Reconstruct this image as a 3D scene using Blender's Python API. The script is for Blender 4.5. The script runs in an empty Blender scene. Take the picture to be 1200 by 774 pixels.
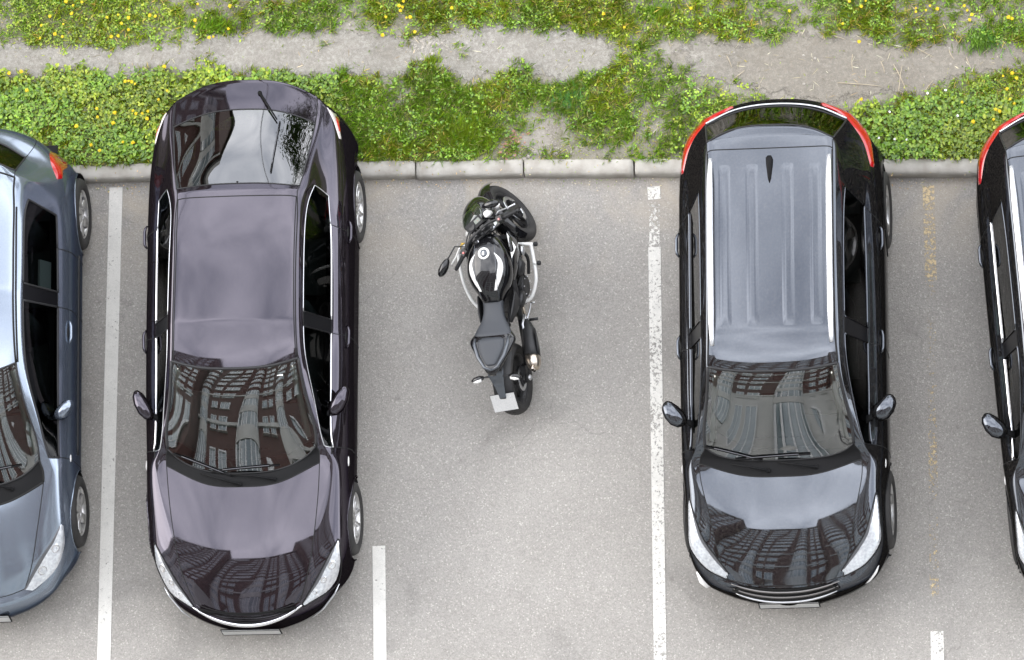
import bpy, bmesh, math, random
import numpy as np
from mathutils import Vector, Matrix, Euler
from mathutils.bvhtree import BVHTree
random.seed(7); rng = np.random.default_rng(11)
R = math.radians
sc = bpy.context.scene
col = sc.collection

# ------------------------------------------------------------------ camera
F_PX, TX, TY = 7500.0, .155, .2
cdir = Vector((TX, -TY, 1)).normalized()
CAM = cdir * (7500*.985/133)
fw = -cdir
up = Vector((0, 1, 0)); up = (up - fw*up.dot(fw)).normalized()
rt = fw.cross(up)
cd = bpy.data.cameras.new('camera'); cam = bpy.data.objects.new('camera', cd); col.objects.link(cam)
cd.sensor_width = 36; cd.lens = F_PX/1200*36; cd.clip_start = .5; cd.clip_end = 3000
M3 = Matrix((rt, up, -fw)).transposed()
cam.matrix_world = Matrix.Translation(CAM) @ M3.to_4x4()
sc.camera = cam

def at(px, py, z=0.0):
    "world point at height z seen at pixel (px, py) of the 1200x774 photograph (used as a measuring tape)"
    v = fw*F_PX + rt*(px-600) - up*(py-387)
    return CAM + v*((z-CAM.z)/v.z)

# ------------------------------------------------------------------ light
SUN_EL, SUN_AZ = 30, -88        # azimuth from +Y toward +X
w = bpy.data.worlds.new('World'); sc.world = w; w.use_nodes = True
nt = w.node_tree; N = nt.nodes; L = nt.links; N.clear()
wo = N.new('ShaderNodeOutputWorld'); bg = N.new('ShaderNodeBackground'); bg.inputs[1].default_value = .14
sky = N.new('ShaderNodeTexSky'); sky.sky_type = 'NISHITA'; sky.sun_disc = False
sky.sun_elevation = R(SUN_EL); sky.sun_rotation = R(SUN_AZ); sky.air_density = 1.0; sky.dust_density = 2.0
tc = N.new('ShaderNodeTexCoord'); mp = N.new('ShaderNodeMapping'); mp.inputs['Scale'].default_value = (1, 1, 1.6)
n1 = N.new('ShaderNodeTexNoise'); n1.inputs['Scale'].default_value = 3.2; n1.inputs['Detail'].default_value = 6; n1.inputs['Roughness'].default_value = .52; n1.inputs['Distortion'].default_value = .3
cr = N.new('ShaderNodeValToRGB'); cr.color_ramp.elements[0].position = .32; cr.color_ramp.elements[0].color = (4.4, 4.6, 5.1, 1)
cr.color_ramp.elements[1].position = .66; cr.color_ramp.elements[1].color = (11.0, 11.0, 11.3, 1)
mx = N.new('ShaderNodeMixRGB'); mx.inputs[0].default_value = .86
L.new(tc.outputs['Generated'], mp.inputs[0]); L.new(mp.outputs[0], n1.inputs['Vector']); L.new(n1.outputs[0], cr.inputs[0])
L.new(sky.outputs[0], mx.inputs[1]); L.new(cr.outputs[0], mx.inputs[2]); L.new(mx.outputs[0], bg.inputs[0]); L.new(bg.outputs[0], wo.inputs[0])
sd = bpy.data.lights.new('sun', 'SUN'); sd.energy = .5; sd.angle = R(46); sd.color = (1, .965, .91)
so = bpy.data.objects.new('sun', sd); col.objects.link(so)
sv = Vector((math.sin(R(SUN_AZ))*math.cos(R(SUN_EL)), math.cos(R(SUN_AZ))*math.cos(R(SUN_EL)), math.sin(R(SUN_EL))))
so.rotation_euler = sv.to_track_quat('Z', 'Y').to_euler()
sc.view_settings.view_transform = 'Standard'; sc.view_settings.look = 'None'
sc.view_settings.gamma = 1; sc.view_settings.use_curve_mapping = False
sc.view_settings.exposure = 1.72
try:
    sc.cycles.max_bounces = 8; sc.cycles.transparent_max_bounces = 12; sc.cycles.caustics_reflective = False; sc.cycles.caustics_refractive = False
except Exception: pass

# ------------------------------------------------------------------ materials
def mixramp(t, fac, stops):
    r = t.nodes.new('ShaderNodeValToRGB'); e = r.color_ramp.elements
    e[0].position, e[0].color = stops[0][0], (*stops[0][1], 1); e[1].position, e[1].color = stops[-1][0], (*stops[-1][1], 1)
    for p_, c_ in stops[1:-1]:
        q = e.new(p_); q.color = (*c_, 1)
    t.links.new(fac, r.inputs[0]); return r.outputs[0]
def noise_node(t, vec, scale, detail=5, rough=.6, dist=0.):
    n = t.nodes.new('ShaderNodeTexNoise'); n.inputs['Scale'].default_value = scale; n.inputs['Detail'].default_value = detail
    n.inputs['Roughness'].default_value = rough; n.inputs['Distortion'].default_value = dist
    t.links.new(vec, n.inputs['Vector']); return n.outputs[0]
def maprange(t, v, a, b, c=0., d=1.):
    n = t.nodes.new('ShaderNodeMapRange'); t.links.new(v, n.inputs[0])
    for i, q in enumerate((a, b, c, d)): n.inputs[i+1].default_value = q
    return n.outputs[0]
def mixc(t, f, a, b, mode='MIX'):
    n = t.nodes.new('ShaderNodeMixRGB'); n.blend_type = mode
    for i, q in enumerate((f, a, b)):
        if isinstance(q, (int, float)): n.inputs[i].default_value = q
        elif isinstance(q, tuple): n.inputs[i].default_value = (*q, 1)
        else: t.links.new(q, n.inputs[i])
    return n.outputs[0]

def newmat(name):
    m = bpy.data.materials.new(name); m.use_nodes = True
    return m, m.node_tree, m.node_tree.nodes['Principled BSDF']
def mat(name, c, rough=.5, metal=0., coat=0., coat_ior=1.5, noise=None, bump=0., bscale=200., spec=.5, ncol=None, coat_rough=.03):
    """plain surface; noise=(scale, amount) mottles the colour toward ncol, bump adds fine relief"""
    m, t, p = newmat(name)
    p.inputs['Base Color'].default_value = (*c, 1); p.inputs['Roughness'].default_value = rough
    p.inputs['Metallic'].default_value = metal; p.inputs['Coat Weight'].default_value = coat
    p.inputs['Coat IOR'].default_value = coat_ior; p.inputs['Coat Roughness'].default_value = coat_rough
    p.inputs['Specular IOR Level'].default_value = spec
    tcn = t.nodes.new('ShaderNodeTexCoord')
    if noise:
        n = t.nodes.new('ShaderNodeTexNoise'); n.inputs['Scale'].default_value = noise[0]; n.inputs['Detail'].default_value = 6
        t.links.new(tcn.outputs['Object'], n.inputs['Vector'])
        rmp = t.nodes.new('ShaderNodeMapRange'); rmp.inputs[1].default_value = .35; rmp.inputs[2].default_value = .68
        rmp.inputs[3].default_value = 0; rmp.inputs[4].default_value = noise[1]
        t.links.new(n.outputs[0], rmp.inputs[0])
        x = t.nodes.new('ShaderNodeMixRGB'); x.inputs[1].default_value = (*c, 1)
        x.inputs[2].default_value = (*(ncol or tuple(v*.55 for v in c)), 1)
        t.links.new(rmp.outputs[0], x.inputs[0]); t.links.new(x.outputs[0], p.inputs['Base Color'])
    if bump:
        n = t.nodes.new('ShaderNodeTexNoise'); n.inputs['Scale'].default_value = bscale; n.inputs['Detail'].default_value = 4
        t.links.new(tcn.outputs['Object'], n.inputs['Vector'])
        b = t.nodes.new('ShaderNodeBump'); b.inputs['Strength'].default_value = bump; b.inputs['Distance'].default_value = .004
        t.links.new(n.outputs[0], b.inputs['Height']); t.links.new(b.outputs[0], p.inputs['Normal'])
    return m
def paint(name, f0, edge=(0, 0, 0), rough=.03, dust=.02, dif=(.02, .015, .018)):
    "dark lacquer: mirror-like near head-on (f0), darker toward grazing (edge), over a deep base, under a faint uneven film of dust"
    m, t, p = newmat(name)
    g = t.nodes.new('ShaderNodeTexCoord').outputs['Object']
    d = noise_node(t, g, 5, 8, .72); fl = noise_node(t, g, 700, 1, .5)
    p.inputs['Metallic'].default_value = 1
    c = mixc(t, maprange(t, fl, .3, .7, 0, 1), tuple(v*.9 for v in f0), tuple(v*1.1 for v in f0))
    t.links.new(c, p.inputs['Base Color']); p.inputs['Specular Tint'].default_value = (*edge, 1)
    t.links.new(maprange(t, d, .4, .8, rough, rough+.05), p.inputs['Roughness'])
    df = t.nodes.new('ShaderNodeBsdfDiffuse'); t.links.new(mixc(t, maprange(t, noise_node(t, g, 60, 5, .8), .45, .75, 0, dust*6), dif, (.30, .27, .23)), df.inputs[0])
    ad = t.nodes.new('ShaderNodeAddShader'); o = t.nodes['Material Output']
    t.links.new(p.outputs[0], ad.inputs[0]); t.links.new(df.outputs[0], ad.inputs[1]); t.links.new(ad.outputs[0], o.inputs[0])
    return m
def glassmat(name, tint, ior=1.75, rough=0.0):
    m, t, p = newmat(name); t.nodes.remove(p)
    o = t.nodes['Material Output']
    tr = t.nodes.new('ShaderNodeBsdfTransparent'); tr.inputs[0].default_value = (*tint, 1)
    gl = t.nodes.new('ShaderNodeBsdfGlossy'); gl.inputs['Color'].default_value = (1, 1, 1, 1); gl.inputs['Roughness'].default_value = rough
    fr = t.nodes.new('ShaderNodeFresnel'); fr.inputs[0].default_value = ior
    x = t.nodes.new('ShaderNodeMixShader')
    t.links.new(fr.outputs[0], x.inputs[0]); t.links.new(tr.outputs[0], x.inputs[1]); t.links.new(gl.outputs[0], x.inputs[2]); t.links.new(x.outputs[0], o.inputs[0])
    return m

MT = {}
MT['plum'] = paint('plum_paint', (.073, .069, .081), (.020, .017, .020), dust=.007, dif=(.0065, .005, .0065))
MT['black'] = paint('black_paint', (.096, .104, .118), (.018, .018, .021), dif=(.003, .003, .0035))
MT['slate'] = paint('slate_blue_paint', (.215, .245, .285), (.08, .085, .105), rough=.15, dif=(.035, .043, .058))
MT['gap'] = mat('panel_gap', (.004, .004, .004), .8)
MT['rubber'] = mat('black_rubber', (.012, .012, .013), .6, bump=.1)
MT['trim'] = mat('black_trim_plastic', (.007, .007, .0075), .62, bump=.1, bscale=500, spec=.15)
MT['chrome'] = mat('chrome', (.82, .82, .84), .12, 1.)
MT['satin'] = mat('satin_aluminium', (.62, .63, .65), .32, 1.)
MT['alloy'] = mat('alloy_wheel_silver', (.62, .62, .62), .3, .75, coat=.5, noise=(30, .35), ncol=(.3, .27, .23))
MT['tyre'] = mat('tyre_rubber', (.020, .0195, .0195), .75, noise=(9, .6), ncol=(.042, .039, .036), bump=.4, bscale=150)
MT['glass'] = glassmat('windscreen_glass', (.50, .61, .60), 2.35)
MT['glass_dark'] = glassmat('tinted_side_glass', (.22, .26, .26), 1.33)
MT['glass_rear'] = glassmat('tinted_rear_glass', (.10, .13, .14), 2.45)
MT['lampglass'] = glassmat('clear_lamp_cover', (.93, .95, .96), 1.45)
MT['reflector'] = mat('lamp_reflector', (.80, .82, .85), .22, .7, noise=(38, .55), ncol=(.32, .35, .40))
MT['amber'] = mat('amber_lens', (.8, .30, .03), .15, coat=1)
MT['red'] = mat('red_lens', (.42, .005, .009), .14, coat=1, coat_ior=1.6, noise=(40, .5), ncol=(.30, .004, .004))
MT['whitelens'] = mat('milky_lens', (.75, .74, .72), .15, coat=1)
MT['plate'] = mat('number_plate', (.50, .50, .49), .35, noise=(70, .35), ncol=(.30, .30, .31))
MT['seat'] = mat('car_seat_cloth', (.085, .09, .09), .9, noise=(30, .5))
MT['dash'] = mat('dashboard_plastic', (.075, .078, .076), .7, bump=.2)
MT['beige'] = mat('beige_cabin_trim', (.70, .67, .58), .8)
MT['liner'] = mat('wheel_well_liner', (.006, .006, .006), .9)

# ------------------------------------------------------------------ helpers
def link(o, parent=None):
    col.objects.link(o)
    if parent: o.parent = parent
    return o
def tag(o, label=None, cat=None, group=None, kind=None):
    if label: o['label'] = label
    if cat: o['category'] = cat
    if group: o['group'] = group
    if kind: o['kind'] = kind
    return o
def empty(name, loc=(0, 0, 0), rot=(0, 0, 0)):
    o = bpy.data.objects.new(name, None); o.empty_display_size = .2; col.objects.link(o)
    o.location = loc; o.rotation_euler = rot
    return o
class MB:
    "collects shapes with material slots, then links them as ONE mesh object"
    def __init__(s): s.v = []; s.f = []; s.m = []; s.mats = []; s.smooth = []
    def slot(s, m):
        if m not in s.mats: s.mats.append(m)
        return s.mats.index(m)
    def add(s, verts, faces, m, smooth=True):
        b = len(s.v); k = s.slot(m)
        s.v += [tuple(v) for v in verts]
        for f in faces: s.f.append(tuple(i+b for i in f)); s.m.append(k); s.smooth.append(smooth)
        return s
    def build(s, name, parent=None, sub=0, bevel=0, xf=None, autosmooth=None):
        me = bpy.data.meshes.new(name)
        vs = s.v if xf is None else [tuple(xf @ Vector(v)) for v in s.v]
        me.from_pydata(vs, [], s.f); me.update()
        for m in s.mats: me.materials.append(m)
        me.polygons.foreach_set('material_index', s.m); me.polygons.foreach_set('use_smooth', s.smooth)
        o = bpy.data.objects.new(name, me); link(o, parent)
        if bevel:
            b = o.modifiers.new('bevel', 'BEVEL'); b.width = bevel; b.segments = 2; b.limit_method = 'ANGLE'; b.harden_normals = False
        if sub:
            q = o.modifiers.new('sub', 'SUBSURF'); q.levels = sub; q.render_levels = sub
        return o
    # primitive shapes
    def box(s, c, d, m, rot=None, smooth=False, taper=1.0):
        x, y, z = [k/2 for k in d]; vs = []
        for sz in (-1, 1):
            for sx, sy in ((-1, -1), (1, -1), (1, 1), (-1, 1)):
                t = taper if sz > 0 else 1
                vs.append(Vector((sx*x*t, sy*y*t, sz*z)))
        if rot is not None:
            q = Euler(rot).to_matrix(); vs = [q @ v for v in vs]
        vs = [v + Vector(c) for v in vs]
        return s.add(vs, [(3, 2, 1, 0), (4, 5, 6, 7), (0, 1, 5, 4), (1, 2, 6, 5), (2, 3, 7, 6), (3, 0, 4, 7)], m, smooth)
    def tube(s, pts, r, m, n=8, closed=False, caps=True, flat=None):
        pts = [Vector(p) for p in pts]
        if len(pts) < 2: return s
        k = len(pts); rs = [r]*k if not hasattr(r, '__len__') else r
        vs = []; prev = None
        for i, p in enumerate(pts):
            if closed: t = pts[(i+1) % k] - pts[i-1]
            else: t = pts[min(i+1, k-1)] - pts[max(i-1, 0)]
            if t.length < 1e-9: t = Vector((0, 0, 1))
            t.normalize()
            if prev is None:
                a = Vector((0, 0, 1)) if abs(t.z) < .9 else Vector((1, 0, 0))
                u = t.cross(a).normalized()
            else:
                u = prev - t*prev.dot(t)
                u = u.normalized() if u.length > 1e-6 else t.orthogonal().normalized()
            prev = u; v = t.cross(u)
            for j in range(n):
                a = 2*math.pi*j/n
                fx = 1 if flat is None else flat
                vs.append(p + (u*math.cos(a) + v*math.sin(a)*fx)*rs[i])
        fs = []
        for i in range(k if closed else k-1):
            for j in range(n):
                a = i*n+j; b = i*n+(j+1) % n; i2 = (i+1) % k
                fs.append((a, b, i2*n+(j+1) % n, i2*n+j))
        if caps and not closed:
            fs.append(tuple(range(n))[::-1]); fs.append(tuple(range((k-1)*n, k*n)))
        return s.add(vs, fs, m)
    def lathe(s, prof, m, axis='x', c=(0, 0, 0), n=40, smooth=True):
        "prof: (along-axis, radius)"
        vs = []
        for a, r in prof:
            for j in range(n):
                t = 2*math.pi*j/n; q = (a, r*math.cos(t), r*math.sin(t))
                if axis == 'y': q = (q[1], q[0], q[2])
                if axis == 'z': q = (q[1], q[2], q[0])
                vs.append((q[0]+c[0], q[1]+c[1], q[2]+c[2]))
        fs = [(i*n+j, i*n+(j+1) % n, (i+1)*n+(j+1) % n, (i+1)*n+j) for i in range(len(prof)-1) for j in range(n)]
        return s.add(vs, fs, m, smooth)
    def loft(s, secs, m, n=16, caps=True, p=2.0):
        "secs: (centre, half-width vector, half-height vector[, power]) superellipse sections"
        vs = []
        for q in secs:
            c, a, b = Vector(q[0]), Vector(q[1]), Vector(q[2]); pw = q[3] if len(q) > 3 else p
            for j in range(n):
                t = 2*math.pi*j/n; ct, st = math.cos(t), math.sin(t)
                vs.append(c + a*math.copysign(abs(ct)**(2/pw), ct) + b*math.copysign(abs(st)**(2/pw), st))
        k = len(secs)
        fs = [(i*n+j, i*n+(j+1) % n, (i+1)*n+(j+1) % n, (i+1)*n+j) for i in range(k-1) for j in range(n)]
        if caps: fs += [tuple(range(n))[::-1], tuple(range((k-1)*n, k*n))]
        return s.add(vs, fs, m)
    def sphere(s, c, r, m, seg=12, rings=8):
        r = (r, r, r) if not hasattr(r, '__len__') else r
        vs = []
        for i in range(rings+1):
            a = math.pi*i/rings
            for j in range(seg):
                b = 2*math.pi*j/seg
                vs.append((c[0]+r[0]*math.sin(a)*math.cos(b), c[1]+r[1]*math.sin(a)*math.sin(b), c[2]+r[2]*math.cos(a)))
        fs = [(i*seg+j, (i+1)*seg+j, (i+1)*seg+(j+1) % seg, i*seg+(j+1) % seg) for i in range(rings) for j in range(seg)]
        return s.add(vs, fs, m)
def resample(pts, n):
    pts = [np.array(p, float) for p in pts]
    d = [0]
    for a, b in zip(pts, pts[1:]): d.append(d[-1]+np.linalg.norm(b-a))
    t = np.linspace(0, d[-1], n); P = np.array(pts)
    return [tuple(np.interp(x, d, P[:, k]) for k in range(P.shape[1])) for x in t]
def smooth_curve(pts, n):
    "Catmull-Rom through pts"
    P = [Vector(p) for p in pts]; P = [P[0]*2-P[1]] + P + [P[-1]*2-P[-2]]
    out = []; k = len(P)-3
    for i in range(n):
        u = i/(n-1)*k; j = min(int(u), k-1); t = u-j
        a, b, c, d = P[j:j+4]
        out.append(.5*((2*b)+(c-a)*t+(2*a-5*b+4*c-d)*t*t+(3*b-a-3*c+d)*t**3))
    return out

# ================================================================== SETTING
def asphalt_material():
    m, t, p = newmat('old_asphalt')
    g = t.nodes.new('ShaderNodeNewGeometry').outputs['Position']
    big = noise_node(t, g, .55, 4, .6, .4); mid = noise_node(t, g, 2.6, 5, .65, .3)
    c = mixramp(t, big, [(.33, (.243, .229, .207)), (.52, (.300, .284, .257)), (.68, (.355, .338, .307))])
    c = mixc(t, maprange(t, mid, .38, .68, 0, .35), c, (.35, .336, .312))
    # stones of the aggregate
    vo = t.nodes.new('ShaderNodeTexVoronoi'); vo.inputs['Scale'].default_value = 100; t.links.new(g, vo.inputs['Vector'])
    sep = t.nodes.new('ShaderNodeSeparateColor'); t.links.new(vo.outputs['Color'], sep.inputs[0])
    c = mixc(t, .42, c, mixramp(t, sep.outputs[0], [(0, (.12, .115, .108)), (.5, (.27, .26, .245)), (.93, (.37, .35, .327)), (1, (.72, .68, .63))]))
    fine = noise_node(t, g, 230, 3, .7)
    c = mixc(t, maprange(t, fine, .36, .7, 0, .4), c, (.46, .44, .41))
    # old drips and damp marks in the bays
    st_ = noise_node(t, g, 1.1, 2, .5, 1.2)
    c = mixc(t, maprange(t, st_, .60, .70, 0, .22), c, (.13, .125, .12))
    sp = t.nodes.new('ShaderNodeTexVoronoi'); sp.inputs['Scale'].default_value = 2.1; t.links.new(g, sp.inputs['Vector'])
    dr = t.nodes.new('ShaderNodeMath'); dr.operation = 'ADD'; t.links.new(sp.outputs['Distance'], dr.inputs[0]); t.links.new(maprange(t, mid, .3, .7, -.06, .06), dr.inputs[1])
    c = mixc(t, maprange(t, dr.outputs[0], .035, .075, .30, 0), c, (.10, .095, .09))
    # hairline cracks
    cw = t.nodes.new('ShaderNodeTexVoronoi'); cw.feature = 'DISTANCE_TO_EDGE'; cw.inputs['Scale'].default_value = .42
    wv = t.nodes.new('ShaderNodeVectorMath'); wv.operation = 'ADD'
    nz = t.nodes.new('ShaderNodeTexNoise'); nz.inputs['Scale'].default_value = 3; nz.inputs['Detail'].default_value = 6; t.links.new(g, nz.inputs['Vector'])
    sc_ = t.nodes.new('ShaderNodeVectorMath'); sc_.operation = 'SCALE'; sc_.inputs['Scale'].default_value = .35; t.links.new(nz.outputs['Color'], sc_.inputs[0])
    t.links.new(g, wv.inputs[0]); t.links.new(sc_.outputs[0], wv.inputs[1]); t.links.new(wv.outputs[0], cw.inputs['Vector'])
    ck = t.nodes.new('ShaderNodeMath'); ck.operation = 'MULTIPLY'; t.links.new(maprange(t, cw.outputs['Distance'], .0, .0028, .3, 0), ck.inputs[0]); t.links.new(maprange(t, big, .46, .56), ck.inputs[1])
    c = mixc(t, ck.outputs[0], c, (.10, .095, .09))
    # sandy washes along the kerb
    sep2 = t.nodes.new('ShaderNodeSeparateXYZ'); t.links.new(g, sep2.inputs[0])
    k1 = maprange(t, sep2.outputs[1], .35, 1.2, 0, 1)
    dn = noise_node(t, g, 1.5, 4, .6, .8)
    mlt = t.nodes.new('ShaderNodeMath'); mlt.operation = 'MULTIPLY'; t.links.new(k1, mlt.inputs[0]); t.links.new(maprange(t, dn, .42, .62, 0, .55), mlt.inputs[1])
    c = mixc(t, mlt.outputs[0], c, (.44, .385, .31))
    t.links.new(c, p.inputs['Base Color']); p.inputs['Roughness'].default_value = .88; p.inputs['Specular IOR Level'].default_value = .3
    b = t.nodes.new('ShaderNodeBump'); b.inputs['Strength'].default_value = .55; b.inputs['Distance'].default_value = .006
    s2 = mixc(t, .5, vo.outputs['Distance'], fine)
    t.links.new(s2, b.inputs['Height']); t.links.new(b.outputs[0], p.inputs['Normal'])
    return m
def paintline_material(name, cov):
    "worn road paint: where it has flaked off the asphalt colour shows"
    m, t, p = newmat(name)
    g = t.nodes.new('ShaderNodeNewGeometry').outputs['Position']
    n = noise_node(t, g, 34, 5, .75); n2 = noise_node(t, g, 2.3, 3, .6)
    a = t.nodes.new('ShaderNodeMath'); a.operation = 'ADD'; t.links.new(n, a.inputs[0]); t.links.new(maprange(t, n2, .3, .7, -.08, .08), a.inputs[1])
    sp = noise_node(t, g, 160, 3, .7)
    c = mixc(t, maprange(t, sp, .4, .7, 0, .6), (.68, .665, .62), (.47, .455, .42))
    c = mixc(t, maprange(t, noise_node(t, g, 5, 6, .8), .45, .7, 0, .5), c, (.45, .44, .41))
    if cov in ('yellow', 'trace'): c = mixc(t, maprange(t, sp, .4, .7, 0, .5), (.60, .47, .27), (.48, .40, .27))
    t.links.new(c, p.inputs['Base Color']); p.inputs['Roughness'].default_value = .7
    if cov == 'worn': c = mixc(t, maprange(t, noise_node(t, g, 3, 5, .7), .4, .65, .1, .75), c, (.40, .39, .36))
    lo = {'good': .66, 'worn': .575, 'yellow': .53, 'faint': .50, 'trace': .44}[cov]
    al = maprange(t, a.outputs[0], lo-.03, lo+.05, 1, 0)
    if cov in ('faint', 'yellow', 'trace'): al = maprange(t, a.outputs[0], lo-.06, lo+.01, 1, 0)
    t.links.new(al, p.inputs['Alpha'])
    return m
def sheet(name, x0, x1, y0, y1, z, m, kind='structure'):
    o = MB().add([(x0, y0, z), (x1, y0, z), (x1, y1, z), (x0, y1, z)], [(0, 1, 2, 3)], m, False).build(name)
    return tag(o, kind=kind)
MT['asphalt'] = asphalt_material()

# kerb line (y of the road-side foot as function of x)
KX = [-12, -3.73, -2.12, -.45, 1.5, 3.58, 12]; KY = [1.47, 1.43, 1.40, 1.355, 1.30, 1.215, 1.1]
def kerb_y(x): return float(np.interp(x, KX, KY))
KH, KW = .11, .148
# ground: earth sheet to the horizon with a rim that dips under the asphalt; asphalt as its own sheet
def soil_material():
    m, t, p = newmat('earth_and_moss')
    g = t.nodes.new('ShaderNodeNewGeometry').outputs['Position']
    a = noise_node(t, g, 3.1, 6, .65, .6); f = noise_node(t, g, 60, 6, .75); f2 = noise_node(t, g, 190, 4, .7)
    c = mixramp(t, a, [(.30, (.15, .135, .105)), (.48, (.27, .245, .21)), (.66, (.35, .33, .29))])
    c = mixc(t, maprange(t, noise_node(t, g, 2.2, 5, .7, .8), .50, .64, 0, .75), c, (.115, .115, .045))
    c = mixc(t, maprange(t, f, .42, .66, 0, .6), c, (.42, .39, .34))
    c = mixc(t, maprange(t, f2, .5, .7, 0, .6), c, (.09, .075, .055))
    va = t.nodes.new('ShaderNodeAttribute'); va.attribute_name = 'veg'
    c = mixc(t, maprange(t, va.outputs['Fac'], .1, .8, 0, .85), c, mixc(t, maprange(t, f, .4, .6), (.075, .095, .024), (.16, .165, .065)))
    t.links.new(c, p.inputs['Base Color']); p.inputs['Roughness'].default_value = .95
    b = t.nodes.new('ShaderNodeBump'); b.inputs['Strength'].default_value = .9; b.inputs['Distance'].default_value = .012
    t.links.new(mixc(t, .5, f, f2), b.inputs['Height']); t.links.new(b.outputs[0], p.inputs['Normal'])
    return m
MT['soil'] = soil_material()
sheet('ground', -900, 900, -900, 900, -.03, mat('distant_ground', (.10, .11, .07), .95, noise=(.05, .6), ncol=(.16, .15, .12)))
ap = MB()
xs = KX; v = [(-60, -40, 0), (60, -40, 0)]
v = [(x, -40, 0) for x in [-60]+xs+[60]] + [(x, kerb_y(x)+.05, 0) for x in [-60]+xs+[60]]
n_ = len(xs)+2
ap.add(v, [(i, i+1, n_+i+1, n_+i) for i in range(n_-1)], MT['asphalt'], False)
tag(ap.build('parking_lot'), kind='structure')
# soil bank behind the kerb, gently bumpy
def height(x, y):
    d = y-(kerb_y(x)+KW)
    base = KH-.015 + .02*max(0, min(1, d/.5))
    return base + .012*math.sin(x*3.1+y*2)*math.sin(y*4.3-x) + .008*math.sin(x*7.7-y*5.1)
sb = MB(); XS = np.linspace(-14, 14, 260); DS = np.concatenate([np.linspace(-.02, 2.6, 44), np.linspace(2.8, 14, 20)])
v = [(x, kerb_y(x)+KW+d, height(x, kerb_y(x)+KW+d)) for d in DS for x in XS]
nx = len(XS)
sb.add(v, [(j*nx+i, j*nx+i+1, (j+1)*nx+i+1, (j+1)*nx+i) for j in range(len(DS)-1) for i in range(nx-1)], MT['soil'])
SOIL = tag(sb.build('soil'), kind='structure')

# footpath worn through the verge: two stretches, edges measured from the photo
def path_mat():
    m, t, p = newmat('worn_path_gravel')
    g = t.nodes.new('ShaderNodeNewGeometry').outputs['Position']
    f = noise_node(t, g, 62, 7, .85); a = noise_node(t, g, 4, 5, .6, .5); f2 = noise_node(t, g, 210, 3, .8)
    c = mixramp(t, a, [(.3, (.38, .35, .305)), (.5, (.46, .435, .39)), (.7, (.54, .51, .465))])
    sx = t.nodes.new('ShaderNodeSeparateXYZ'); t.links.new(g, sx.inputs[0]); c = mixc(t, maprange(t, sx.outputs[0], 1.2, 2.2, 0, .6), c, (.27, .225, .165))
    c = mixc(t, maprange(t, f, .45, .62, 0, .6), c, (.46, .44, .39))
    c = mixc(t, maprange(t, f2, .50, .64, 0, .75), c, (.17, .155, .13))
    c = mixc(t, maprange(t, noise_node(t, g, 5.5, 6, .8, .6), .60, .76, 0, .5), c, (.17, .16, .09))
    c = mixc(t, maprange(t, noise_node(t, g, 26, 8, .8), .44, .60, .55, 0), c, (.21, .195, .165))
    t.links.new(c, p.inputs['Base Color']); p.inputs['Roughness'].default_value = .95
    b = t.nodes.new('ShaderNodeBump'); b.inputs['Strength'].default_value = 1; b.inputs['Distance'].default_value = .02
    t.links.new(f, b.inputs['Height']); t.links.new(b.outputs[0], p.inputs['Normal'])
    # ragged fade-out of the rim: alpha from vertex attribute + noise
    at_ = t.nodes.new('ShaderNodeAttribute'); at_.attribute_name = 'core'
    ad = t.nodes.new('ShaderNodeMath'); ad.operation = 'ADD'; t.links.new(at_.outputs['Fac'], ad.inputs[0]); t.links.new(maprange(t, noise_node(t, g, 9, 6, .75), .3, .7, -.45, .45), ad.inputs[1])
    t.links.new(maprange(t, ad.outputs[0], .35, .6), p.inputs['Alpha'])
    return m
PATHA = ([(-60, 55), (27, 55), (67, 59), (150, 59), (187, 52), (233, 45), (283, 39), (333, 35), (400, 38), (450, 45), (495, 46), (537, 37), (590, 30), (660, 37), (700, 44), (728, 60)],
         [(-60, 88), (0, 85), (43, 88), (100, 80), (133, 92), (187, 79), (233, 78), (283, 86), (333, 87), (400, 88), (478, 84), (502, 72), (527, 78), (548, 93), (604, 80), (667, 93), (700, 88), (728, 68)])
PATHB = ([(775, 45), (825, 50), (871, 58), (920, 48), (962, 39), (1004, 39), (1039, 60), (1095, 53), (1151, 49), (1200, 50), (1290, 50)],
         [(775, 72), (815, 88), (864, 96), (913, 108), (976, 125), (1000, 115), (1046, 103), (1077, 113), (1112, 88), (1158, 80), (1200, 76), (1290, 78)])
def topix(x, y, z=.1):
    v_ = Vector((x, y, z)) - CAM; dd = v_.dot(fw)
    return 600+F_PX*v_.dot(rt)/dd, 387-F_PX*v_.dot(up)/dd
def band(e, px): return np.interp(px, [a for a, b in e], [b for a, b in e])
pm = path_mat()
for PA, ln in ((PATHA, 0), (PATHB, 1)):
    mb = MB(); x0, x1 = PA[0][0][0], PA[0][-1][0]; nn = 120; vs = []; core = []
    for i in range(nn+1):
        px = x0+(x1-x0)*i/nn; a, b = band(PA[0], px), band(PA[1], px)
        for j in range(9):
            u = j/8; q = at(px, (a-9)*(1-u)+(b+9)*u, .12); vs.append((q.x, q.y, height(q.x, q.y)+.006))
            endf = min(1, (px-x0)/25+.0, (x1-px)/25) if ln == 0 else min(1, (px-x0)/60, (x1-px)/25)
            core.append(max(0, min(1, min(u, 1-u)*4.2))*max(0, endf))
    mb.add(vs, [(i*9+j, (i+1)*9+j, (i+1)*9+j+1, i*9+j+1) for i in range(nn) for j in range(8)], pm)
    o = tag(mb.build('path'), kind='structure')
    at2 = o.data.attributes.new('core', 'FLOAT', 'POINT'); at2.data.foreach_set('value', core)

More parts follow.
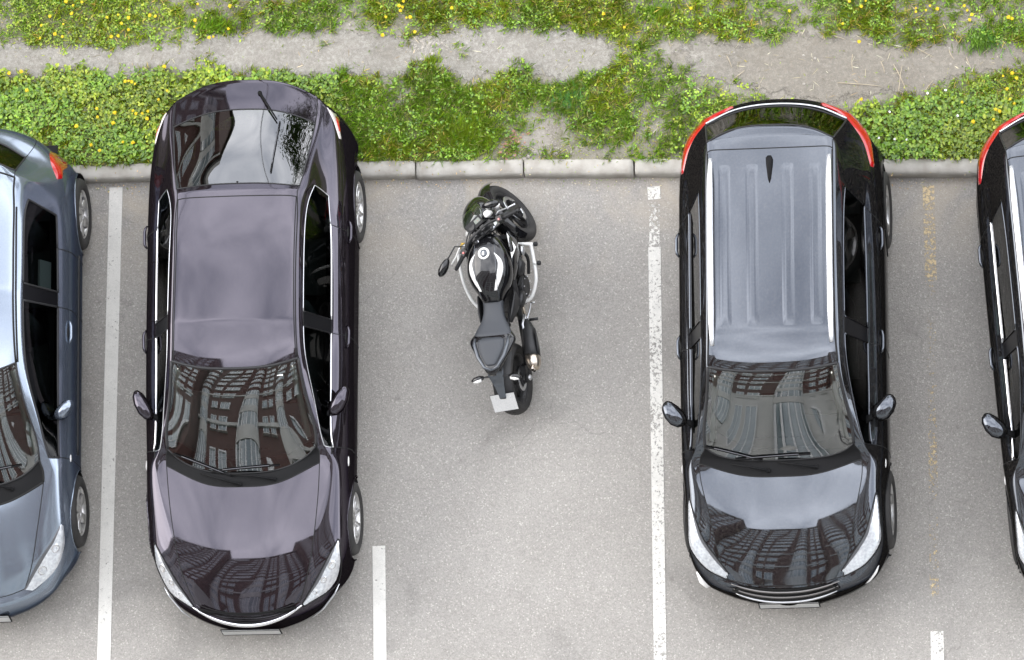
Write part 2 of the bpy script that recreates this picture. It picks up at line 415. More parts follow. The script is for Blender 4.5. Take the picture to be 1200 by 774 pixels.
# kerb stones: bevelled blocks with mortar joints
MT['kerb'] = mat('kerb_concrete', (.47, .45, .41), .9, noise=(7, .85), ncol=(.30, .275, .235), bump=.8, bscale=120)
joints = [-11, -9.3, -7.6, -5.9, -4.35, -2.95, at(487, 200, .1).x, at(613.5, 200, .1).x, at(743, 200, .1).x, at(860, 200, .1).x, at(985, 200, .1).x, 4.55, 6.0, 7.5, 9.2, 11]
for i, (a, b) in enumerate(zip(joints, joints[1:])):
    a += .008; b -= .008
    dz = random.uniform(-.006, .006); ya = kerb_y(a)+random.uniform(-.012, .012); yb = kerb_y(b)+random.uniform(-.012, .012)
    mb = MB(); prof = [(0, -.02), (0.004, .055+dz), (.012, KH-.018+dz), (.034, KH+dz), (KW-.01, KH+.002+dz), (KW, KH-.01+dz), (KW, -.02)]
    ns = 26; vs = []
    for k in range(ns+1):
        u = k/ns; x = a+(b-a)*u; y = ya+(yb-ya)*u
        end = .006 if k in (0, ns) else 0
        for (dy, z) in prof:
            j1 = (random.random()-.5)*.007; j2 = (random.random()-.5)*.006
            cy = KW/2
            vs.append((x, y+cy+(dy-cy)*(1-end*3)+(j1 if z > 0 else 0), z-(end if z > .02 else 0)+(j2 if z > .02 else 0)))
    P_ = len(prof)
    fs = [(k*P_+j, (k+1)*P_+j, (k+1)*P_+j+1, k*P_+j+1) for k in range(ns) for j in range(P_-1)]
    fs += [tuple(range(P_)), tuple(range(ns*P_, ns*P_+P_))[::-1]]
    mb.add(vs, fs, MT['kerb']); tag(mb.build('kerb'), kind='structure')

# painted bay lines
def line_strip(p0, p1, wid, cov, z=.004):
    a, b = Vector(p0), Vector(p1); d = (b-a).normalized(); n = Vector((-d.y, d.x))*wid/2
    mb = MB(); vs = []; k = 24
    for i in range(k+1):
        q = a+(b-a)*i/k
        vs += [(q.x-n.x, q.y-n.y, z), (q.x+n.x, q.y+n.y, z)]
    mb.add(vs, [(2*i, 2*i+1, 2*i+3, 2*i+2) for i in range(k)], paintline_material('bay_line_'+cov, cov), False)
    return tag(mb.build('parking_line'), kind='structure')
def g2(px, py): q = at(px, py, 0); return (q.x, q.y)
line_strip(g2(136, 220), g2(121, 800), .118, 'good')
line_strip(g2(766, 219), g2(767, 234), .11, 'worn')
line_strip(g2(767, 290), g2(774, 800), .108, 'worn')
line_strip(g2(767, 240), g2(767, 290), .09, 'faint')
line_strip(g2(444, 640), g2(446, 820), .112, 'good')
line_strip(g2(1098, 740), g2(1100, 840), .11, 'worn')
line_strip(g2(1088, 218), g2(1091, 330), .10, 'yellow')
line_strip(g2(1091, 330), g2(1095, 700), .075, 'trace')

# ================================================================== CARS
# A car is a subdivision cage of half cross-sections (i0 centre line ... i4 belt, s1..s5 side down to the sill),
# dense after subdivision, then split face by face into its real panels, with wheel wells cut out.
def st(y, x, z, side=None, W=None):
    """one station. y,x,z: six values for i0,i1,i2,i3,i4,s1 ; side: explicit [(x,y,z)]*4 for s2..s5"""
    pts = [(x[i], y[i], z[i]) for i in range(6)]
    if side is None:
        ys = y[5]; W = W or x[5]+.012
        side = [(W, ys, .58), (W-.008, ys, .40), (W-.035, ys, .25), (W-.16, ys, .20)]
    return pts + list(side)
def build_shell(stations, tagf, crease, level=3):
    nS = len(stations); nR = 10
    idx = {}; verts = []
    for s in range(nS):
        for r in range(nR):
            x, y, z = stations[s][r]
            for sg in (1, -1):
                if abs(x) < 1e-6:
                    if sg == -1: idx[s, r, -1] = idx[s, r, 1]; continue
                    x = 0
                idx[s, r, sg] = len(verts); verts.append((x*sg, y, z))
    faces = []; tags = []; tagnames = []
    def tg(t):
        if t not in tagnames: tagnames.append(t)
        return tagnames.index(t)
    for sg in (1, -1):
        for s in range(nS-1):
            for r in range(nR-1):
                f = [idx[s, r, sg], idx[s+1, r, sg], idx[s+1, r+1, sg], idx[s, r+1, sg]]
                g = []
                for q in f:
                    if q not in g: g.append(q)
                if len(g) < 3: continue
                if sg == 1: g = g[::-1]
                faces.append(tuple(g)); t = tagf(s, r); t = t+('|R' if sg == 1 else '|L') if t.startswith(('door', 'side', 'quarter', 'pillar')) else t
                tags.append(tg(t))
        for e in (0, nS-1):          # end caps
            for r in range(4):
                f = [idx[e, r, sg], idx[e, r+1, sg], idx[e, 8-r, sg], idx[e, 9-r, sg]]
                g = []
                for q in f:
                    if q not in g: g.append(q)
                if len(g) < 3: continue
                if (sg == 1) == (e == 0): g = g[::-1]
                faces.append(tuple(g)); tags.append(tg('body'))
    me = bpy.data.meshes.new('cage'); me.from_pydata(verts, [], faces); me.update()
    me.polygons.foreach_set('material_index', tags)
    ed = {tuple(sorted(e.vertices)): e.index for e in me.edges}
    ca = me.attributes.new('crease_edge', 'FLOAT', 'EDGE')
    for (a, b), v in crease.items():
        for sg in (1, -1):
            k = tuple(sorted((idx[a[0], a[1], sg], idx[b[0], b[1], sg])))
            if k in ed: ca.data[ed[k]].value = v
    o = bpy.data.objects.new('cage', me); col.objects.link(o)
    md = o.modifiers.new('s', 'SUBSURF'); md.levels = level; md.render_levels = level
    tgt = np.array(verts); cur = tgt.copy()
    for it in range(3):
        dg = bpy.context.evaluated_depsgraph_get()
        ev = o.evaluated_get(dg).to_mesh()
        P = np.empty(len(ev.vertices)*3); ev.vertices.foreach_get('co', P); P = P.reshape(-1, 3)
        lim = P[:len(verts)]
        o.evaluated_get(dg).to_mesh_clear()
        cur = cur + (tgt-lim)*.75
        cur[np.abs(tgt[:, 0]) < 1e-6, 0] = 0
        me.vertices.foreach_set('co', cur.ravel()); me.update()
    dg = bpy.context.evaluated_depsgraph_get(); ev = o.evaluated_get(dg).to_mesh()
    P = np.empty(len(ev.vertices)*3); ev.vertices.foreach_get('co', P); P = P.reshape(-1, 3)
    F = [tuple(p.vertices) for p in ev.polygons]; T = [tagnames[p.material_index] for p in ev.polygons]
    o.evaluated_get(dg).to_mesh_clear()
    bpy.data.objects.remove(o); bpy.data.meshes.remove(me)
    return P, F, T
def chains(edges):
    adj = {}
    for a, b in edges: adj.setdefault(a, []).append(b); adj.setdefault(b, []).append(a)
    used = set(); out = []
    ends = [k for k in adj if len(adj[k]) != 2] + list(adj)
    for s0 in ends:
        for nb in adj[s0]:
            if (s0, nb) in used: continue
            ch = [s0, nb]; used |= {(s0, nb), (nb, s0)}
            while len(adj[ch[-1]]) == 2 and ch[-1] != s0:
                nx_ = [q for q in adj[ch[-1]] if q != ch[-2]]
                if not nx_ or (ch[-1], nx_[0]) in used: break
                used |= {(ch[-1], nx_[0]), (nx_[0], ch[-1])}; ch.append(nx_[0])
            out.append(ch)
    return out

def lamp_disc(car, hl, h, n, r_):
    "projector set flush in the lamp: dark bezel ring, bright bowl, small dark centre"
    q = MB(); u = n.orthogonal().normalized(); v = n.cross(u); k = 24
    def ring(r, off): return [h+n*off+(u*math.cos(a)+v*math.sin(a))*r for a in np.linspace(0, 2*math.pi, k, endpoint=False)]
    rs = [(r_, .0045), (r_*.82, .0065), (r_*.74, .0055), (r_*.2, .003)]; ms = [MT['reflector'], MT['lens_dark'], MT['chrome']]
    for (a, b), m in zip(zip(rs, rs[1:]), ms):
        q.add(ring(*a)+ring(*b), [(i, (i+1) % k, k+(i+1) % k, k+i) for i in range(k)], m)
    q.add(ring(*rs[-1]), [tuple(range(k))], MT['gap'], False); q.build('bulb', hl)
def bezel(car, hl, A, B, sg, u0=.72, u1=1.0):
    "dark inner housing strip along the hood-side edge of the lamp"
    A = resample(A, 12); B = resample(B, 12)
    mb = MB(); car.patch(mb, [(a[0]*(1-u0)+b[0]*u0, a[1]*(1-u0)+b[1]*u0) for a, b in zip(A, B)], [(a[0]*(1-u1)+b[0]*u1, a[1]*(1-u1)+b[1]*u1) for a, b in zip(A, B)], MT['bezel'], .0065, sg=sg, n=20, k=3)
    mb.build('lamp_housing', hl)
class Car:
    def __init__(s, root, stations, tagf, crease, wheels, arch, matof, seams, scale_seam=.004):
        s.root = root
        P, F, T = build_shell(stations, tagf, crease)
        # wheel wells
        inside = np.zeros(len(P), bool)
        for (yw, zw) in wheels:
            r2 = (P[:, 1]-yw)**2+(P[:, 2]-zw)**2
            inside |= (r2 < arch**2) & (np.abs(P[:, 0]) > .5)
        keepF, keepT, cutv = [], [], set()
        for f, t in zip(F, T):
            c = P[list(f)].mean(0)
            kill = abs(c[0]) > .5 and c[2] < .85 and any((c[1]-yw)**2+(c[2]-zw)**2 < arch**2 for yw, zw in wheels)
            if kill: cutv |= set(f)
            else: keepF.append(f); keepT.append(t)
        kv = set(i for f in keepF for i in f)
        for i in cutv & kv:
            for yw, zw in wheels:
                d = P[i, 1:]-np.array([yw, zw]); l = np.linalg.norm(d)
                if l < arch*1.5: P[i, 1:] = np.array([yw, zw])+d/l*arch
        F, T = keepF, keepT
        s.P, s.F, s.T = P, F, T
        s.bvh = BVHTree.FromPolygons([tuple(p) for p in P], F)
        s.parts = {}
        # edge -> tags
        em = {}
        for fi, f in enumerate(F):
            for a, b in zip(f, f[1:]+f[:1]): em.setdefault((min(a, b), max(a, b)), []).append(fi)
        s.em = em
        seam_of = {}
        for e, fs in em.items():
            if len(fs) == 2 and T[fs[0]] != T[fs[1]]:
                k = tuple(sorted((T[fs[0]], T[fs[1]]))); seam_of.setdefault(k, []).append(e)
        N_ = {}
        # vertex normals
        nrm = np.zeros_like(P)
        for f in F:
            a, b, c = P[f[0]], P[f[1]], P[f[2]]; n = np.cross(b-a, c-a)
            for i in f: nrm[i] += n
        nrm /= np.maximum(np.linalg.norm(nrm, axis=1)[:, None], 1e-9); s.nrm = nrm
        order = sorted(set(T), key=lambda t: t != 'body')
        for t in order:
            fl = [f for f, q in zip(F, T) if q == t]
            ids = sorted(set(i for f in fl for i in f)); mp_ = {i: k for k, i in enumerate(ids)}
            m, nm, thick = matof(t)
            mb = MB(); mb.add([P[i] for i in ids], [tuple(mp_[i] for i in f) for f in fl], m)
            for k, es in seam_of.items():
                if t in k:
                    other = k[0] if k[1] == t else k[1]
                    own = (t != 'body') and (other == 'body' or t < other)
                    if not own: continue
                    sm = seams(t, other)
                    if sm is None: continue
                    r_, m_ = sm
                    for ch in chains(es):
                        mb.tube([Vector(P[i])+Vector(nrm[i])*r_*(-.35 if m_ == MT['gap'] else .1) for i in ch], r_, m_, n=6, caps=True)
            o = mb.build(nm, root); s.parts[t] = o
    def hit(s, p, d):
        h = s.bvh.ray_cast(Vector(p), Vector(d).normalized())
        return (h[0], h[1]) if h[0] is not None else (None, None)
    def top(s, x, y, d=(0, 0, -1)):
        "surface point under (x, y) shooting down"
        h, n = s.hit((x, y, 5), d)
        if h is not None and n.z < 0: n = -n
        return h, n
    def side(s, y, z, sg):
        h, n = s.hit((sg*3, y, z), (-sg, 0, 0))
        if h is not None and n.x*sg < 0: n = -n
        return h, n
    def drape_top(s, mb, pts, r, m, off=0., n=24, nn=6, flat=None):
        out = []
        for q in smooth_curve([(a, b, 0) for a, b in pts], n):
            h, nm = s.top(q.x, q.y)
            if h is not None: out.append(h+nm*off)
        mb.tube(out, r, m, n=nn, flat=flat)
    def drape_side(s, mb, pts, r, m, sg, off=0., n=24, nn=6):
        out = []
        for q in smooth_curve([(a, b, 0) for a, b in pts], n):
            h, nm = s.side(q.x, q.y, sg)
            if h is not None: out.append(h+nm*off)
        if len(out) > 1: mb.tube(out, r, m, n=nn)
    def patch(s, mb, A, B, m, off=.004, n=22, k=8, proj='top', sg=1, smooth=True, dirn=None):
        """lens-like patch between boundary curves A and B (top: (x,y); side: (y,z)), sunk at its rim"""
        A = smooth_curve([(a[0], a[1], 0) for a in A], n); B = smooth_curve([(a[0], a[1], 0) for a in B], n)
        vs = []; ok = True
        for i in range(n):
            for j in range(k+1):
                u = j/k; q = A[i]*(1-u)+B[i]*u
                if proj == 'top': h, nm = s.top(q.x*sg if sg == -1 else q.x, q.y) if dirn is None else s.hit(Vector((q.x*sg, q.y, .7))-Vector((dirn[0]*sg, dirn[1], dirn[2]))*3, (dirn[0]*sg, dirn[1], dirn[2]))
                else: h, nm = s.side(q.x, q.y, sg)
                if h is None: h = Vector(vs[-1]) if vs else Vector((0, 0, 0)); nm = Vector((0, 0, 1))
                if nm.z < 0 and proj == 'top': nm = -nm
                e = off if (0 < j < k and 0 < i < n-1) else -.003
                vs.append(tuple(h+nm*e))
        fs = [(i*(k+1)+j, (i+1)*(k+1)+j, (i+1)*(k+1)+j+1, i*(k+1)+j+1) for i in range(n-1) for j in range(k)]
        if sg == -1: fs = [f[::-1] for f in fs]
        mb.add(vs, fs, m, smooth)

MT['pillar'] = mat('gloss_black_pillar', (.006, .006, .007), .3, spec=.3)
MT['bezel'] = mat('lamp_housing_grey', (.07, .072, .078), .25, coat=1)
MT['lens_dark'] = mat('dull_grille_metal', (.20, .19, .185), .35, metal=1)
MT['lens_grey'] = mat('frosted_lens', (.55, .50, .48), .2, coat=1)
MT['graphite_trim'] = mat('wiper_spine', (.12, .12, .13), .35, metal=.6)
MT['rail'] = mat('silver_roof_rail', (.78, .79, .81), .38, metal=.7)
def wheel(car_root, x, y, r, width, rim_r, spokes, sg, twist=0., style=0):
    wh = empty('wheel', (x, y, r)); wh.parent = car_root
    if sg < 0: wh.rotation_euler = (0, 0, math.pi)
    hw = width/2
    t = MB(); prof = [(-hw*.8, rim_r-.004), (-hw, rim_r+.02), (-hw*1.02, (rim_r+r)/2), (-hw*.9, r-.018), (-hw*.62, r-.003)]
    for g_ in (-.3, 0, .3): prof += [(hw*(g_-.06), r), (hw*(g_-.05), r-.008), (hw*(g_+.05), r-.008), (hw*(g_+.06), r)]
    prof += [(hw*.62, r-.003), (hw*.9, r-.018), (hw*1.02, (rim_r+r)/2), (hw*1.0, rim_r+.02), (hw*.86, rim_r+.004), (hw*.8, rim_r-.006)]
    t.lathe(prof, MT['tyre'], n=56); t.build('tyre', wh)
    q = MB()
    q.lathe([(hw*.84, rim_r+.002), (hw*.86, rim_r-.004), (hw*.78, rim_r-.016), (hw*.2, rim_r-.03), (-hw*.6, rim_r-.035)], MT['alloy'], n=56)
    q.lathe([(hw*.80, .0001), (hw*.80, .024), (hw*.74, .034), (hw*.70, .06), (hw*.45, .075)], MT['alloy'], n=32)
    for i in range(5):
        a = 2*math.pi*(i+.5)/5
        q.lathe([(hw*.66, .008), (hw*.62, .009)], MT['gap'], c=(0.008, .045*math.cos(a), .045*math.sin(a)), n=8)
    for i in range(spokes):
        a = 2*math.pi*i/spokes+twist
        c_, s_ = math.cos(a), math.sin(a)
        w0, w1 = (.018, .014) if style == 0 else (.034, .05)
        secs = []
        for u in (0, .35, .7, 1):
            rr = .05+(rim_r-.022-.05)*u; xx = hw*(.68-.10*math.sin(u*math.pi)+.04*u)
            ww = w0+(w1-w0)*u
            secs.append(((xx, rr*c_, rr*s_), (.0, -s_*ww, c_*ww), (.014, 0, 0), 3))
        q.loft(secs, MT['alloy'], n=10)
    rim = q.build('rim', wh)
    d = MB(); d.lathe([(hw*.1, .03), (hw*.1, rim_r*.72), (hw*.0, rim_r*.72), (hw*.0, .03)], MT['satin'], n=32)
    d.lathe([(-hw*.5, .001), (-hw*.5, rim_r-.01)], MT['liner'], n=32)
    d.build('brake_disc', wh)
    return wh
def mirror(car, base, tip, h, paintm, sg, fat=.055):
    "door mirror: housing swept from base to tip, with stalk and glass facing the rear"
    b = Vector((base[0]*sg, base[1], base[2])); t = Vector((tip[0]*sg, tip[1], tip[2]))
    d = t-b; ax = Vector((-d.y, d.x, 0)).normalized()*(-1 if sg > 0 else 1)   # toward the front
    if ax.y > 0: ax = -ax
    mb = MB(); secs = []
    for u, k, hh in ((-.02, .25, .3), (.08, .72, .7), (.3, 1.0, 1), (.6, .98, 1), (.85, .72, .82), (.97, .38, .5), (1.0, .12, .2)):
        secs.append((b+d*u+ax*fat*.25*k, ax*fat*k, Vector((0, 0, h/2*hh)), 2.6))
    mb.loft(secs, paintm, n=20)
    o = mb.build('mirror', car.root)
    m2 = MB(); bk = -ax*fat*.72
    pts = [b+d*u+bk*kk+Vector((0, 0, h/2*zz)) for u, zz, kk in ((.15, -.62, 1), (.8, -.5, .85), (.88, .1, .75), (.7, .68, .8), (.2, .72, 1))]
    m2.add(pts, [(0, 1, 2, 3, 4)], MT['chrome'], False); m2.build('mirror_glass', o)
    m3 = MB(); m3.loft([((b+Vector((-.07*sg, -.01, -.035))), (0, .035, 0), (0, 0, .02)), ((b+d*.18+Vector((0, 0, -.02))), (0, .022, 0), (0, 0, .016))], MT['trim'], n=10); m3.build('mirror_stalk', o)
    return o
def handle(car, y, z, sg, L_=.2, m=None):
    h, n = car.side(y, z, sg)
    if h is None: return
    par = None
    # which door is nearest
    best = None
    for t, o in car.parts.items():
        if t.startswith('door') and t.endswith('R' if sg > 0 else 'L'):
            ys = [v.co.y for v in o.data.vertices]
            if min(ys) <= y <= max(ys): best = o
    mb = MB(); pts = []
    for u in np.linspace(-.5, .5, 9):
        hh, nn = car.side(y+u*L_, z+.006*u, sg)
        off = .004 if abs(u) > .45 else (.026 if abs(u) < .3 else .02)
        pts.append(hh+nn*off)
    mb.tube(pts, [.008, .012, .014, .015, .015, .015, .014, .012, .008], m or MT['plum'], n=8, flat=.8)
    mb.build('handle', best or car.root)
    c = MB(); hh, nn = car.side(y, z, sg); c.sphere(hh-nn*.004, (.01, .055, .022), MT['gap'], 12, 8); c.build('handle_recess', best or car.root)
def interior(car, W, y_cowl, y_rear, zbelt, zroof, wheel_side=-1, dash_m=None, ap=None):
    "cabin: floor tub, dashboard, seats, steering wheel"
    r = car.root; dm = dash_m or MT['dash']
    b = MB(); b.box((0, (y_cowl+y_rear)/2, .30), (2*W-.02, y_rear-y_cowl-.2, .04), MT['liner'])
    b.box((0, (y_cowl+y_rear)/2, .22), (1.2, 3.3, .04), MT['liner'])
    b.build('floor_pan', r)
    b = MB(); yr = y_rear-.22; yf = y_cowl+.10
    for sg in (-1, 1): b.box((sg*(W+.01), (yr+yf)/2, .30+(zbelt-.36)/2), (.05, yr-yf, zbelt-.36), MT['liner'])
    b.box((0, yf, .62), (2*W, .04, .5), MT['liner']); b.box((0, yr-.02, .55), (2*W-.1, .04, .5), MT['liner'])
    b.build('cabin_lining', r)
    for sg in (-1, 1): MB().box((sg*.755, (yr+yf)/2+.08, zbelt-.13), (.12, yr-yf-.1, .04), MT['trim']).build('door_card', r)
    b = MB(); b.box((0, (1.15+yr)/2, zbelt-.15), (1.60, yr-1.15, .03), MT['seat']); b.build('parcel_shelf', r)
    d = MB(); d.loft([((-W+.14, y_cowl+.50, zbelt-.17), (0, .24, 0), (0, 0, .08), 3), ((-W*.5, y_cowl+.40, zbelt-.16), (0, .28, 0), (0, 0, .09), 3),
                      ((0, y_cowl+.36, zbelt-.16), (0, .30, 0), (0, 0, .10), 3), ((W*.5, y_cowl+.40, zbelt-.16), (0, .28, 0), (0, 0, .09), 3), ((W-.14, y_cowl+.50, zbelt-.17), (0, .24, 0), (0, 0, .08), 3)], dm, n=16)
    d.box((wheel_side*-.37, y_cowl+.40, zbelt-.09), (.34, .12, .10), dm)
    for i in range(9): d.box((-.20+.05*i, y_cowl+.16, zbelt-.068), (.03, .012, .006), MT['gap'])
    d.build('dashboard', r)
    for sg in (-1, 1):
        for yy, wd in ((y_cowl+1.22, .50), (y_cowl+2.05, .56)):
            if yy > y_rear-.25: continue
            s_ = MB()
            s_.box((sg*.37, yy-.22, .50), (wd, .50, .16), MT['seat'], rot=(R(8), 0, 0))
            s_.loft([((sg*.37, yy+.03, .50), (wd/2*.9, 0, 0), (0, .07, 0), 3), ((sg*.37, yy+.10, .75), (wd/2, 0, 0), (0, .075, 0), 3), ((sg*.37, yy+.18, 1.0), (wd/2*.82, 0, 0), (0, .055, 0), 3), ((sg*.37, yy+.2, 1.05), (wd/2*.5, 0, 0), (0, .03, 0), 3)], MT['seat'], n=16)
            o = s_.build('seat', r)
            h_ = MB(); h_.loft([((sg*.37, yy+.19, 1.08), (.10, 0, 0), (0, .04, 0), 3), ((sg*.37, yy+.21, 1.15), (.13, 0, 0), (0, .05, 0), 3), ((sg*.37, yy+.23, min(1.24, zroof-.12)), (.11, 0, 0), (0, .03, 0), 3)], MT['seat'], n=14)
            h_.build('headrest', o)
    for sg in (-1, 1):
        pb = MB(); ps = []
        for u in np.linspace(.04, .97, 10):
            q = ap[0].lerp(ap[1], u); ps.append(Vector((sg*q.x, q.y, q.z)))
        pb.tube(ps, .027, MT['beige'], n=8); pb.build('pillar_trim', r)
    sw = MB(); cx, cy, cz = wheel_side*-.37, y_cowl+.62, zbelt-.10
    q = Euler((R(-62), 0, 0)).to_matrix(); C0 = Vector((cx, cy, cz))
    sw.tube([C0+q @ Vector((.18*math.cos(a), .18*math.sin(a), 0)) for a in np.linspace(0, 2*math.pi, 32, endpoint=False)], .014, MT['trim'], closed=True)
    for a in (0, math.pi, -math.pi/2): sw.tube([C0, C0+q @ Vector((.18*math.cos(a), .18*math.sin(a), 0))], .016, MT['trim'])
    sw.sphere(C0, (.06, .04, .06), MT['trim']); sw.build('steering_wheel', r)
def liners(car, wheels, arch, W, r):
    for yw, zw in wheels:
        for sg in (-1, 1):
            mb = MB(); vs = []; n = 24
            for i in range(n+1):
                a = R(-25)+(math.pi+R(50))*i/n
                for x in (W-.02, W-.32): vs.append((sg*x, yw+(arch+.002)*math.cos(a), zw+(arch+.002)*math.sin(a)))
            mb.add(vs, [(2*i, 2*i+1, 2*i+3, 2*i+2) for i in range(n)], MT['liner'])
            # arch lip
            mb.build('wheel_well', r)
def arch_lips(car, wheels, arch, m):
    bound = [e for e, fs in car.em.items() if len(fs) == 1]
    sel = []
    for a, b in bound:
        p = (car.P[a]+car.P[b])/2
        if any(abs(math.hypot(p[1]-yw, p[2]-zw)-arch) < .02 for yw, zw in wheels) and abs(p[0]) > .5: sel.append((a, b))
    for ch in chains(sel):
        if len(ch) > 6: MB().tube([Vector(car.P[i]) for i in ch], .007, m, n=6).build('arch_lip', car.root)
def wiper(car, pivot, elbow, tip, parent, blade_half=.28, m=None, up=.03, pos='top'):
    "arm from pivot to the blade that lies on the glass"
    mb = MB(); m = m or MT['trim']
    hp, n_ = car.top(*pivot); he, n2 = car.top(*elbow)
    mb.sphere(hp+n_*.012, (.02, .02, .018), m); mb.tube([hp+n_*.025, (hp+he)/2+n_*(up+.012), he+n2*up], [.011, .009, .006], m)
    o = mb.build('wiper_arm', parent)
    b = MB(); a0, a1 = tip; pts = []
    for u in np.linspace(0, 1, 14):
        x = a0[0]+(a1[0]-a0[0])*u; y = a0[1]+(a1[1]-a0[1])*u
        h, n3 = car.top(x, y); pts.append(h+n3*.012)
    b.tube(pts, .0075, m, n=6); b.tube([p+Vector((0, .004, .008)) for p in pts[2:-2]], .004, MT['graphite_trim'], n=5)
    b.build('wiper_blade', o)
    return o
def plate(car, c, wd, ht, rot, m=None, label=None):
    mb = MB(); mb.box((0, 0, 0), (wd, ht, .006), m or MT['plate'])
    mb.box((0, 0, -.006), (wd+.02, ht+.02, .008), MT['trim'])
    # raised rim so it reads as a pressed plate seen edge-on
    for a, b, c2, d in ((0, ht/2-.004, wd, .006), (0, -ht/2+.004, wd, .006)): mb.box((a, b, .004), (c2, d, .004), MT['trim'])
    o = mb.build('number_plate', car.root); o.location = c; o.rotation_euler = rot
    return o

SEAM_DARK = lambda r: (r, MT['gap'])
# ------------------------------------------------------------------ plum hatchback
def plum_car():
    root = empty('parked_car', (-2.178, -.265, 0), (0, 0, R(-.3)))
    tag(root, 'dark plum hatchback with a rear wiper, parked left of the motorcycle', 'car', 'cars parked side by side')
    W = .895
    S = [
     # nose inner ring
     [(0, -2.345, .60), (.22, -2.335, .595), (.40, -2.28, .575), (.56, -2.20, .55), (.67, -2.11, .52), (.70, -2.08, .45), (.66, -2.14, .36), (.5, -2.25, .28), (.3, -2.32, .22), (0, -2.35, .2)],
     # hood leading edge / bumper outer ring
     st((-2.27, -2.25, -2.17, -2.06, -1.93, -1.90), (0, .25, .46, .62, .755, .79), (.685, .68, .655, .635, .61, .52), [(.81, -1.90, .42), (.80, -1.93, .31), (.76, -1.97, .23), (.6, -2.05, .19)]),
     st((-2.06, -2.05, -1.97, -1.85, -1.74, -1.70), (0, .26, .535, .70, .812, .862), (.79, .785, .755, .73, .69, .58), [(.872, -1.68, .46), (.865, -1.68, .34), (.84, -1.7, .23), (.7, -1.7, .19)]),
     st((-1.75, -1.74, -1.64, -1.50, -1.42, -1.38), (0, .29, .61, .735, .83, .882), (.885, .88, .845, .83, .775, .66), W=W),
     st((-1.20, -1.175, -.985, -1.02, -1.04, -1.03), (0, .34, .675, .755, .835, .885), (.957, .955, .935, .925, .87, .72), W=W),
     # glass base
     st((-1.10, -1.07, -.885, -.90, -.90, -.88), (0, .345, .655, .71, .775, .875), (.955, .955, .99, .985, .925, .78), W=W),
     st((-.68, -.66, -.55, -.52, -.52, -.52), (0, .325, .60, .655, .763, .88), (1.19, 1.185, 1.165, 1.13, .955, .82), W=W),
     st((-.275, -.26, -.19, -.17, -.12, -.12), (0, .30, .548, .60, .762, .885), (1.367, 1.364, 1.350, 1.30, .97, .83), W=W),
     st((.10, .10, .10, .10, .10, .10), (0, .29, .535, .59, .765, .888), (1.432, 1.427, 1.402, 1.343, .985, .835), W=W),
     st((.20, .20, .20, .20, .19, .18), (0, .29, .533, .588, .765, .888), (1.441, 1.436, 1.410, 1.349, .99, .838), W=W),
     st((.75, .75, .75, .74, .74, .74), (0, .285, .527, .585, .763, .885), (1.433, 1.428, 1.402, 1.337, 1.005, .85), W=W),
     st((1.245, 1.242, 1.235, 1.15, 1.03, .99), (0, .285, .528, .592, .757, .882), (1.372, 1.367, 1.340, 1.258, 1.03, .87), W=W),
     st((1.33, 1.325, 1.30, 1.35, 1.28, 1.25), (0, .29, .537, .645, .742, .878), (1.352, 1.347, 1.322, 1.188, 1.06, .88), W=W),
     st((1.72, 1.70, 1.62, 1.58, 1.55, 1.53), (0, .30, .585, .66, .748, .868), (1.235, 1.23, 1.19, 1.13, 1.04, .88), W=.885),
     st((2.05, 2.03, 1.92, 1.86, 1.82, 1.80), (0, .31, .625, .69, .765, .838), (1.10, 1.097, 1.065, 1.04, .99, .86), W=.865),
     st((2.33, 2.30, 2.17, 2.09, 2.00, 1.98), (0, .33, .62, .70, .765, .80), (1.015, 1.01, .985, .96, .92, .80), [(.83, 1.98, .6), (.83, 1.98, .42), (.8, 1.95, .28), (.66, 1.9, .22)]),
     [(0, 2.345, .86), (.3, 2.33, .85), (.5, 2.25, .83), (.6, 2.18, .80), (.68, 2.10, .76), (.70, 2.08, .7), (.70, 2.14, .55), (.55, 2.25, .40), (.3, 2.3, .28), (0, 2.31, .25)],
    ]
    def tf(s, r):
        # s: interval between stations s and s+1; r: interval between rows r and r+1
        if r <= 1:
            if 1 <= s <= 3: return 'hood'
            if s == 4: return 'cowl'
            if s in (5, 6): return 'windscreen'
            if s in (7, 8, 9, 10): return 'roof'
            if s == 11: return 'tailgate'
            if s in (12, 13): return 'rear_window'
            if s in (14, 15): return 'tailgate'
        if r == 3:
            if s in (5, 6, 7): return 'sideF'
            if s == 8: return 'pillar'
            if s in (9, 10, 11): return 'sideR'
        if 4 <= r <= 7:
            if s in (5, 6, 7): return 'doorF'
            if s in (8, 9, 10): return 'doorR'
        return 'body'
    cz = {}
    def C_(s0, s1, r, v):
        for s in range(s0, s1): cz[(s, r), (s+1, r)] = v
    def X_(s, r0, r1, v):
        for r in range(r0, r1): cz[(s, r), (s, r+1)] = v
    X_(5, 0, 2, .9); C_(5, 7, 2, .45); C_(5, 13, 4, .75); C_(5, 12, 3, .5); C_(7, 11, 2, .4); X_(15, 0, 4, .8); C_(1, 4, 2, .25); X_(1, 0, 3, .6)
    C_(12, 15, 2, .3)
    def mo(t):
        b = t.split('|')[0]
        return {'pillar': (MT['pillar'], 'door_pillar', 0), 'body': (MT['plum'], 'body', 0), 'hood': (MT['plum'], 'hood', 0), 'cowl': (MT['trim'], 'cowl', 0), 'windscreen': (MT['glass'], 'windscreen', 0),
                'roof': (MT['plum'], 'roof', 0), 'tailgate': (MT['plum'], 'tailgate', 0), 'rear_window': (MT['glass_rear'], 'rear_window', 0),
                'sideF': (MT['glass_dark'], 'side_window', 0), 'sideR': (MT['glass_dark'], 'side_window', 0), 'doorF': (MT['plum'], 'door', 0), 'doorR': (MT['plum'], 'door', 0)}[b]
